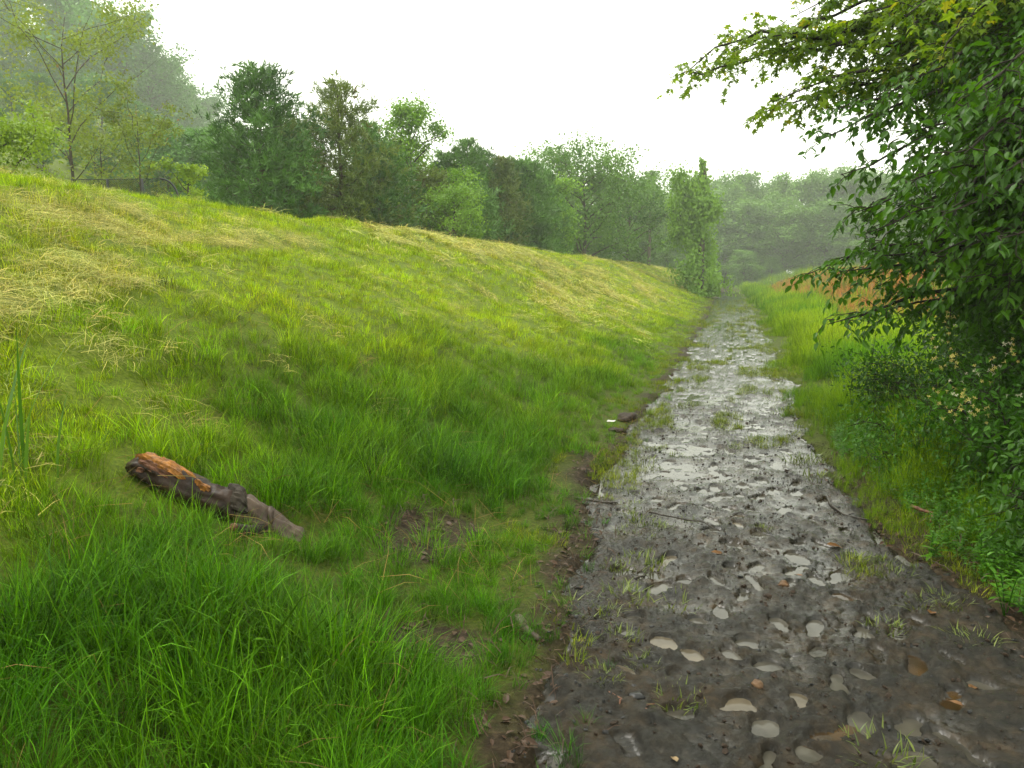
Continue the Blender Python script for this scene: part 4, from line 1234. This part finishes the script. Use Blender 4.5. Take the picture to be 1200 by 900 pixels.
# ------------------------------------------------------------------ the rotting log in the grass
def log():
    a = on_ground(150, 556); b = on_ground(352, 632)
    a[2] += .035; b[2] += .035
    rs = np.random.default_rng(3)
    o_ = (a + b) / 2; e = empty("rotting_log", o_)
    A, B = a - o_, b - o_
    n = 110
    u = np.linspace(0, 1, n)
    axis_ = A + (B - A) * u[:, None]
    axis_[:, 2] += .03 * np.sin(u * 5) + .02 * np.sin(u * 11)
    side = np.cross(B - A, [0, 0, 1]); side /= np.linalg.norm(side)
    axis_ += side * (.03 * np.sin(u * 4))[:, None]
    def rad(v): return np.interp(v, [0, .08, .3, .55, .66, .68, .75, .9, 1], [.028, .06, .082, .072, .092, .086, .076, .072, .064])
    def piece(u0, u1, name, mat, shrink=1.0, sides=40):
        k = (u >= u0) & (u <= u1); q = axis_[k]; uu = u[k]
        mb = MB()
        def wob(v, th):
            vv = u0 + (u1 - u0) * v
            f = 1 + .30 * float(fbm(vv * 9, math.cos(th) * 1.5 + 5, 3, 3)) + .16 * float(fbm(vv * 3 + math.sin(th) * 2, th * 1.3 if th < 3.14 else (6.283 - th) * 1.3, 8, 3))
            f += .30 * float(fbm(vv * 6, math.cos(th) * 5 + math.sin(th) * 3, 15, 4)) + .14 * float(fbm(vv * 30, th * 2 if th < 3.14 else (6.283 - th) * 2, 16, 3))
            if v < .04 or v > .96: f *= .86 + .2 * float(vnoise(th * 2, vv * 9, 4))
            return f * shrink
        mb.tube(q, rad(uu), sides, True, wob)
        return obj(name, mb.mesh(name), M[mat], e)
    piece(0, .665, "log_body", 'log_bark')
    lb = piece(.66, 1, "log_end", 'log_smooth', .92); lb["label"] = "smoother grey brown end of the log"
    up = np.array([0, 0, 1.0])
    toward = -o_ / np.linalg.norm(o_); toward = toward - up * (toward @ up); toward /= np.linalg.norm(toward)
    def patch(name, mat, u0, u1, p0, p1, lift, seed, thr, nu=46, np_=18):
        """ragged sheet of wood lying on the log's surface, following it"""
        uu = np.linspace(u0, u1, nu); pp = np.linspace(p0, p1, np_)
        V = []; keep = []
        for i_, a_ in enumerate(uu):
            c_ = np.array([np.interp(a_, u, axis_[:, k]) for k in range(3)]); r_ = float(rad(a_))
            for j_, b_ in enumerate(pp):
                e_ = min(1, 4 * min((a_ - u0) / (u1 - u0), (u1 - a_) / (u1 - u0))) * min(1, 4 * min((b_ - p0) / (p1 - p0), (p1 - b_) / (p1 - p0)))
                m_ = 1.7 * float(fbm(a_ * 13, b_ * 2.4, seed, 4)) + e_ * .75 - thr
                g_ = float(fbm(a_ * 14, b_ * 9, seed + 5, 3))
                V.append(c_ + (up * math.cos(b_) + toward * math.sin(b_)) * (r_ * 1.0 + lift * (.35 + 1.5 * min(max(m_, -.4), .6)) + .014 * g_)); keep.append(m_)
        Fs = []
        for i_ in range(nu - 1):
            for j_ in range(np_ - 1):
                q = (i_ * np_ + j_, (i_ + 1) * np_ + j_, (i_ + 1) * np_ + j_ + 1, i_ * np_ + j_ + 1)
                if sum(keep[k] for k in q) > -.1: Fs.append(q)
        mb = MB(); mb.add(V, Fs); return obj(name, mb.mesh(name, False), M[mat], e)
    patch("exposed_wood", 'wood_orange', .06, .50, -.75, .95, .026, 21, .36)
    patch("exposed_wood", 'wood_red', .05, .30, .3, 1.6, .02, 27, .5)
    patch("broken_edge", 'wood_orange', .615, .69, -.5, .5, .03, 33, .4, 16, 14)
    patch("broken_edge", 'dark_bark', .60, .70, -1.0, 1.6, .032, 37, .3, 16, 26)
    # a plate of lifted bark and a short snapped branch stub
    j = int(.82 * n); ax = (B - A) / np.linalg.norm(B - A)
    mb = MB()
    q = [axis_[j] + (up * math.cos(p_) + toward * math.sin(p_)) * rad(u[j]) * 1.12 for p_ in np.linspace(-.2, 1.3, 7)]
    mb.tube(q, [.008, .02, .024, .026, .02, .016, .006], 8, True, lambda v, th: (.45 if abs(math.sin(th)) < .5 else 1) * (1 + .2 * float(vnoise(v * 6, th, 2))))
    pl = obj("bark_plate", mb.mesh("bark_plate"), M['log_smooth'], e)
    s_ = axis_[int(.78 * n)] + toward * .08 - up * .03
    mb = MB(); mb.tube([s_, s_ + toward * .12 - ax * .09, s_ + toward * .2 - ax * .17 + up * .01], [.03, .026, .022], 8)
    obj("branch_stub", mb.mesh("branch_stub"), M['dark_bark'], e)
    mb = MB(); q = s_ + toward * .2 - ax * .17 + up * .01; d_ = toward * .76 - ax * .65
    mb.tube([q - d_ * .004, q + d_ * .012, q + d_ * .018], [.023, .022, .012], 8)
    obj("stub_end", mb.mesh("stub_end"), M['wood_red'], e)
    tag(e, "rotting dark log with split orange wood lying in the long grass", "log")
M['log_bark'] = bark_mat('wet_log_bark', (.006, .004, .003), (.045, .026, .017), 10, .38)
M['log_smooth'] = bark_mat('smooth_log_bark', (.03, .02, .015), (.115, .082, .06), 7, .4)
log()

# ------------------------------------------------------------------ small things on and by the path
def surf(px, py):
    """point on the mud or ground"""
    p_ = on_ground(px, py); return p_
def stick(name, pxs, r, mat, label, cat="stick", lift=.012, twig=True, seed=0):
    rs = np.random.default_rng(seed)
    P = [surf(*q) for q in pxs]; o_ = P[0].copy()
    P = np.array(P) - o_; P[:, 2] += lift + np.abs(rs.normal(0, .008, len(P)))
    u = np.linspace(0, 1, 14); f = np.linspace(0, 1, len(P))
    q = np.stack([np.interp(u, f, P[:, i]) for i in range(3)], -1) + np.cumsum(rs.normal(0, .003, (14, 3)), 0)
    e = empty(name, o_)
    mb = MB(); mb.tube(q, np.linspace(r, r * .45, 14), 7, True, lambda v, th: 1 + .3 * float(vnoise(v * 14, th * 2, seed)))
    obj("stem", mb.mesh("stem"), M[mat], e)
    if twig:
        for k in (5, 9):
            d_ = rs.normal(0, 1, 3); d_[2] = abs(d_[2]) * .25; d_ /= np.linalg.norm(d_)
            mb = MB(); mb.tube([q[k], q[k] + d_ * .03, q[k] + d_ * .06 + np.array([0, 0, -.004])], [r * .5, r * .4, r * .2], 5)
            obj("twig", mb.mesh("twig"), M[mat], e)
    tag(e, label, cat)
stick("stick", [(698, 810), (722, 822), (748, 832), (768, 842)], .009, 'wood_red', "red brown stick lying by the black stone on the mud", seed=1)
stick("stick", [(968, 584), (972, 594), (990, 606), (1018, 614)], .011, 'twig', "curved black branch at the right edge of the mud", seed=2)
stick("stick", [(1068, 604), (1090, 612), (1092, 622)], .014, 'wood_red', "reddish bent stick poking from the undergrowth", lift=.05, seed=3)
stick("stick", [(676, 586), (695, 588), (722, 590)], .012, 'twig', "dark stick sticking out of the left grass onto the mud", seed=4)
stick("stick", [(700, 656), (716, 652), (732, 654)], .006, 'twig', "thin dark twig lying near the left grass tufts", seed=5)
stick("stick", [(760, 604), (790, 612), (820, 616), (840, 625)], .006, 'twig', "long thin twig lying across the middle of the mud", seed=6)
stick("stick", [(745, 680), (756, 675), (762, 668)], .006, 'twig', "short dark twig left of the middle footprints", seed=7)
stick("stick", [(1068, 652), (1090, 662), (1116, 676)], .004, 'wood_grey', "thin pale straw stem lying on the dark mud at right", twig=False, seed=8)
stick("stick", [(670, 752), (686, 738), (700, 724)], .006, 'twig', "dark root like twig at the mud's left edge", seed=9)
stick("bark_piece", [(606, 730), (620, 742), (634, 752)], .028, 'wood_grey', "chunky grey brown piece of bark at the grass edge", "bark", twig=False, seed=10)

def lump(name, px, py, r, mat, label, cat, flat=.55, seed=0, sub=3):
    import bmesh
    bm = bmesh.new(); bmesh.ops.create_icosphere(bm, subdivisions=sub, radius=r)
    for v in bm.verts:
        c = v.co / r
        f = 1 + (.9 if r > .08 else .45) * float(fbm(c.x * 1.4 + seed, c.y * 1.4 + c.z * 1.7, seed, 3))
        v.co *= f; v.co.z *= flat
    me = bpy.data.meshes.new(name); bm.to_mesh(me); bm.free()
    for p_ in me.polygons: p_.use_smooth = True
    o = obj(name, me, M[mat]); o.location = surf(px, py) + np.array([0, 0, r * flat * .35]); o.rotation_euler = (0, 0, seed)
    tag(o, label, cat); return o
lump("stone", 746, 818, .032, 'stone_dark', "black stone beside the red brown stick", "stone", seed=1)
lump("stone", 782, 866, .020, 'stone', "flat blue grey stone on the mud below the black stone", "stone", .4, 2)
lump("stone", 693, 870, .016, 'stone', "small pale grey stone near the left grass edge, lowest in view", "stone", .4, 3)
lump("stone", 848, 894, .016, 'stone_dark', "small dark stone at the bottom edge of the mud", "stone", .5, 4)
lump("mud_clod", 888, 804, .024, 'clay', "round red brown mud clod beside a tan puddle", "clod", .7, 5)
lump("mud_clod", 918, 686, .028, 'clay', "rough red brown mud clod between the tan puddles", "clod", .6, 6)
lump("mud_clod", 900, 700, .020, 'soil', "dark mud clod beside the deepest tan footprint", "clod", .7, 7)
lump("soil_mound", 736, 493, .12, 'soil', "dark mound of turned soil at the left edge of the path", "soil", .45, 8)
lump("soil_mound", 722, 505, .085, 'soil', "smaller brown soil heap beside the dark mound", "soil", .35, 9)
lump("stone", 1063, 574, .02, 'stone', "grey stone under the undergrowth beside the reddish stick", "stone", .5, 10)

def flat_leaf(px, py, s, mat, label, rz, cat="leaf", lift=.012, tm=OVATE):
    me = spread(tm, [(-.5 * s, 0, 0)], [(1, 0, 0)], [(0, 0, 1)], [s], None, "fallen_leaf")
    o = obj("fallen_leaf", me, M[mat]); o.location = surf(px, py) + np.array([0, 0, lift]); o.rotation_euler = (.12, .1, rz)
    tag(o, label, cat); return o
flat_leaf(978, 641, .10, 'leaf_dead', "orange brown fallen leaf by the long tan puddle", .3)
flat_leaf(1092, 719, .08, 'leaf_dead', "rusty fallen leaf in the right hand orange puddle", 1.2, lift=.01)
flat_leaf(676, 777, .07, 'leaf_tan', "tan fallen leaf at the left edge of the mud", .1)
flat_leaf(790, 892, .05, 'leaf_tan', "small yellow tan leaf at the bottom of the mud", 2.0)
flat_leaf(935, 676, .06, 'leaf_dead', "small brown leaf beside the rough mud clod", 2.4)
flat_leaf(842, 650, .09, 'leaf_dead', "long brown leaf on the middle of the mud", .2)
flat_leaf(1118, 826, .07, 'leaf_dead', "dark orange leaf in the lower right footprint", 2.2)
flat_leaf(1140, 808, .06, 'leaf_dead', "small orange leaf at the lower right of the mud", .9)
flat_leaf(830, 822, .05, 'leaf_dead', "curled orange leaf near the lowest tan puddle", .7)
me = make_mesh("paper_scrap", [(-.045, -.03, 0), (.04, -.035, .004), (.05, .02, .012), (.01, .035, .004), (-.04, .03, .01), (0, 0, .008)], [0, 1, 5, 1, 2, 5, 2, 3, 5, 3, 4, 5, 4, 0, 5], [3] * 5)
o = obj("paper_scrap", me, M['paper']); o.location = surf(716, 499) + np.array([0, 0, .05]); tag(o, "small white scrap of litter beside the dark soil mound", "litter")

# mats of short grass creeping onto the mud from both sides
X = []; Y = []
for (y0, y1, dm) in bands[:5]:
    xx, yy = sample(rs, -1.6, 2.0, y0, y1, lambda a, b: falloff(a, b), dm); X.append(xx); Y.append(yy)
X = np.concatenate(X); Y = np.concatenate(Y)
el = X - xl(Y); er = xr(Y) - X
patchy = fbm(X * 2.4, Y * 1.1, 131, 4) + .12 * fbm(X * 9, Y * 6, 133, 2)
k = (patchy > .02 + .55 * np.clip(np.minimum(el, er * np.where(Y > 7, .42, 1.3)) , 0, 2) + .34 * sstep(4.6, 3.8, Y)) & (el > -.5) & (er > -.6)
X, Y = X[k], Y[k]; n = len(X); Z = np.where(edge_mask(X, Y) > .5, base_path(X, Y), ground_h(X, Y))
tint = (np.array([.10, .17, .006]) + np.array([.10, .09, .004]) * rs.random((n, 1))) * rs.normal(1, .12, (n, 1))
scatter("creeping_grass", np.stack([X, Y, Z], -1), rs.uniform(0, 6.28, n), rs.normal(0, .15, (n, 2)), rs.uniform(.3, .62, n) * np.interp(Y, [0, 12, 40], [1, 1.2, 2]), rs.integers(0, 4, n), np.clip(tint, .01, 1), short,
        "short yellow green grass creeping onto the mud along its edges")

# grass tufts rooted in the mud
tm_ = [blades(900 + i, 70, .045, .5, .075, .9, .0035, .8, "mud_tuft") for i in range(4)]
m, t = new_mat('mud_tuft_blades'); a = nd(t, "Attribute", attribute_name="tone"); r_ = ramp(t, a.outputs['Fac'], [(0, (.06, .10, .01)), (1, (.17, .21, .03))])
shader_leaf(t, r_.outputs[0], .4, .3)
for q in tm_: q.materials.append(m)
tp_px = [(740, 590, 1.3), (742, 604, 1.2), (754, 610, 1.4), (770, 617, 1.2), (735, 622, 1), (748, 661, 1.8), (760, 656, 1.3), (728, 690, 1.1), (735, 702, 1.5), (789, 708, 1.6), (760, 632, .8), (720, 668, 1), (709, 718, 1.0), (729, 748, 1.1), (690, 715, 1.3), (666, 720, 2), (810, 606, .9), (895, 620, .8), (1000, 657, 1.3), (1046, 673, 1.2), (1082, 706, 1.4), (1110, 705, 1.4), (1038, 736, 1.2), (1035, 880, 1.5), (1140, 750, 1.3), (705, 800, 1.0), (755, 776, .9), (795, 824, 1.2),
         (790, 476, 1.6), (805, 474, 1.8), (850, 485, 1.2), (765, 524, 1.2), (752, 538, 1.6), (758, 545, 1.4), (790, 530, 1.2), (815, 452, 1.4), (875, 452, 1.6), (918, 466, 2.2), (925, 483, 2.4), (935, 484, 2.2), (945, 500, 1.6), (930, 440, 1.8), (905, 440, 2), (895, 410, 2.2), (905, 412, 2.4), (886, 385, 3), (900, 424, 2.2), (942, 540, 2), (955, 535, 2.2), (965, 560, 2), (785, 430, 2), (816, 430, 1.6), (735, 575, 1.2), (870, 360, 4), (876, 366, 4), (880, 375, 3.5), (874, 352, 5), (862, 345, 6), (1155, 640, 1.5)]
rs = np.random.default_rng(12)
for i, (px, py, s_) in enumerate(tp_px):
    o = obj("grass_tuft", tm_[i % 4]); p_ = surf(px, py); o.location = (p_[0], p_[1], path_z(p_[0], p_[1]) if edge_mask(p_[0], p_[1]) > .5 else p_[2])
    o.rotation_euler = (0, 0, rs.random() * 6.28); o.scale = (s_ * 1.15, s_ * 1.15, s_ * .8)
    tag(o, "small tuft of yellow green grass rooted in the muddy path", "grass tuft", "grass tufts on the muddy path")

# gravel and crumbs on the mud; leaf litter on the bare soil
def pebble(seed):
    import bmesh
    bm = bmesh.new(); bmesh.ops.create_icosphere(bm, subdivisions=1, radius=.006); r = np.random.default_rng(seed)
    for v in bm.verts: v.co *= r.uniform(.65, 1.25); v.co.z *= .65
    me = bpy.data.meshes.new("pebble"); bm.to_mesh(me); bm.free(); return me
n = 9000
Y = 1.8 + 9 * rs.random(n) ** 1.7; U = rs.random(n); X = xl(Y) - .1 + U * (xr(Y) - xl(Y) + .2)
PZi = base_path(X, Y) + .001
kk = np.ones(n, bool)
for f in prints: kk &= foot_r(*foot_local(X, Y, f), f) > 1.35
X, Y, PZi = X[kk], Y[kk], PZi[kk]; n = len(X)
scatter("gravel", np.stack([X, Y, PZi], -1), rs.uniform(0, 6.28, n), rs.normal(0, .4, (n, 2)), .35 + rs.gamma(1.2, .4, n), rs.integers(0, 3, n), np.ones((n, 3)) * .5,
        [(pebble(i), M['mud_crumb'] if 'mud_crumb' in M else M['soil']) for i in range(2)] + [(pebble(7), M['stone_dark'])], "gravel and crumbs of mud strewn over the path")
lit = [(spread(OVATE, [(0, 0, 0)], [(1, 0, 0)], [(0, 0, 1)], [.045], None, "litter_leaf"), M['litter']), (straw_mesh(333, 3, .09, "litter_stalk", .003), M['litter2'] if 'litter2' in M else M['litter'])]
X = rs.uniform(-5, 2.2, 60000); Y = rs.uniform(1.6, 8, 60000)
k = (rs.random(60000) < .20 * bare(X, Y)) & (edge_mask(X, Y) < .6)
X, Y = X[k], Y[k]; n = len(X)
scatter("leaf_litter", np.stack([X, Y, ground_h(X, Y) + .008], -1), rs.uniform(0, 6.28, n), rs.normal(0, .3, (n, 2)), rs.uniform(.5, 1.3, n), (rs.random(n) < .4).astype(int), np.ones((n, 3)) * .5, lit,
        "brown leaf litter on the bare soil beside the path")

# ------------------------------------------------------------------ haze: the rain soaked air
x0, x1 = gx[0] - 3, gx[-1] + 3; y0, y1 = gy[0] - 3, gy[-1] + 3
z0 = float(GZ.min()) - 1
zt = 62
V = [(x0, y0, z0), (x1, y0, z0), (x1, y1, z0), (x0, y1, z0), (x0, y0, zt), (x1, y0, zt), (x1, y1, zt), (x0, y1, zt)]
mb = MB(); mb.add(V, [(0, 3, 2, 1), (4, 5, 6, 7), (0, 1, 5, 4), (1, 2, 6, 5), (2, 3, 7, 6), (3, 0, 4, 7)])
m, t = new_mat('rain_haze')
pv = nd(t, "VolumePrincipled"); pv.inputs['Color'].default_value = (.93, .98, .91, 1); pv.inputs['Density'].default_value = HAZE_DENSITY
pv.inputs['Anisotropy'].default_value = .2
o = nd(t, "OutputMaterial"); t.links.new(pv.outputs[0], o.inputs['Volume'])
hz = obj("haze", mb.mesh("haze", False), m); tag(hz, "pale rain haze hanging over the whole field", kind="stuff")
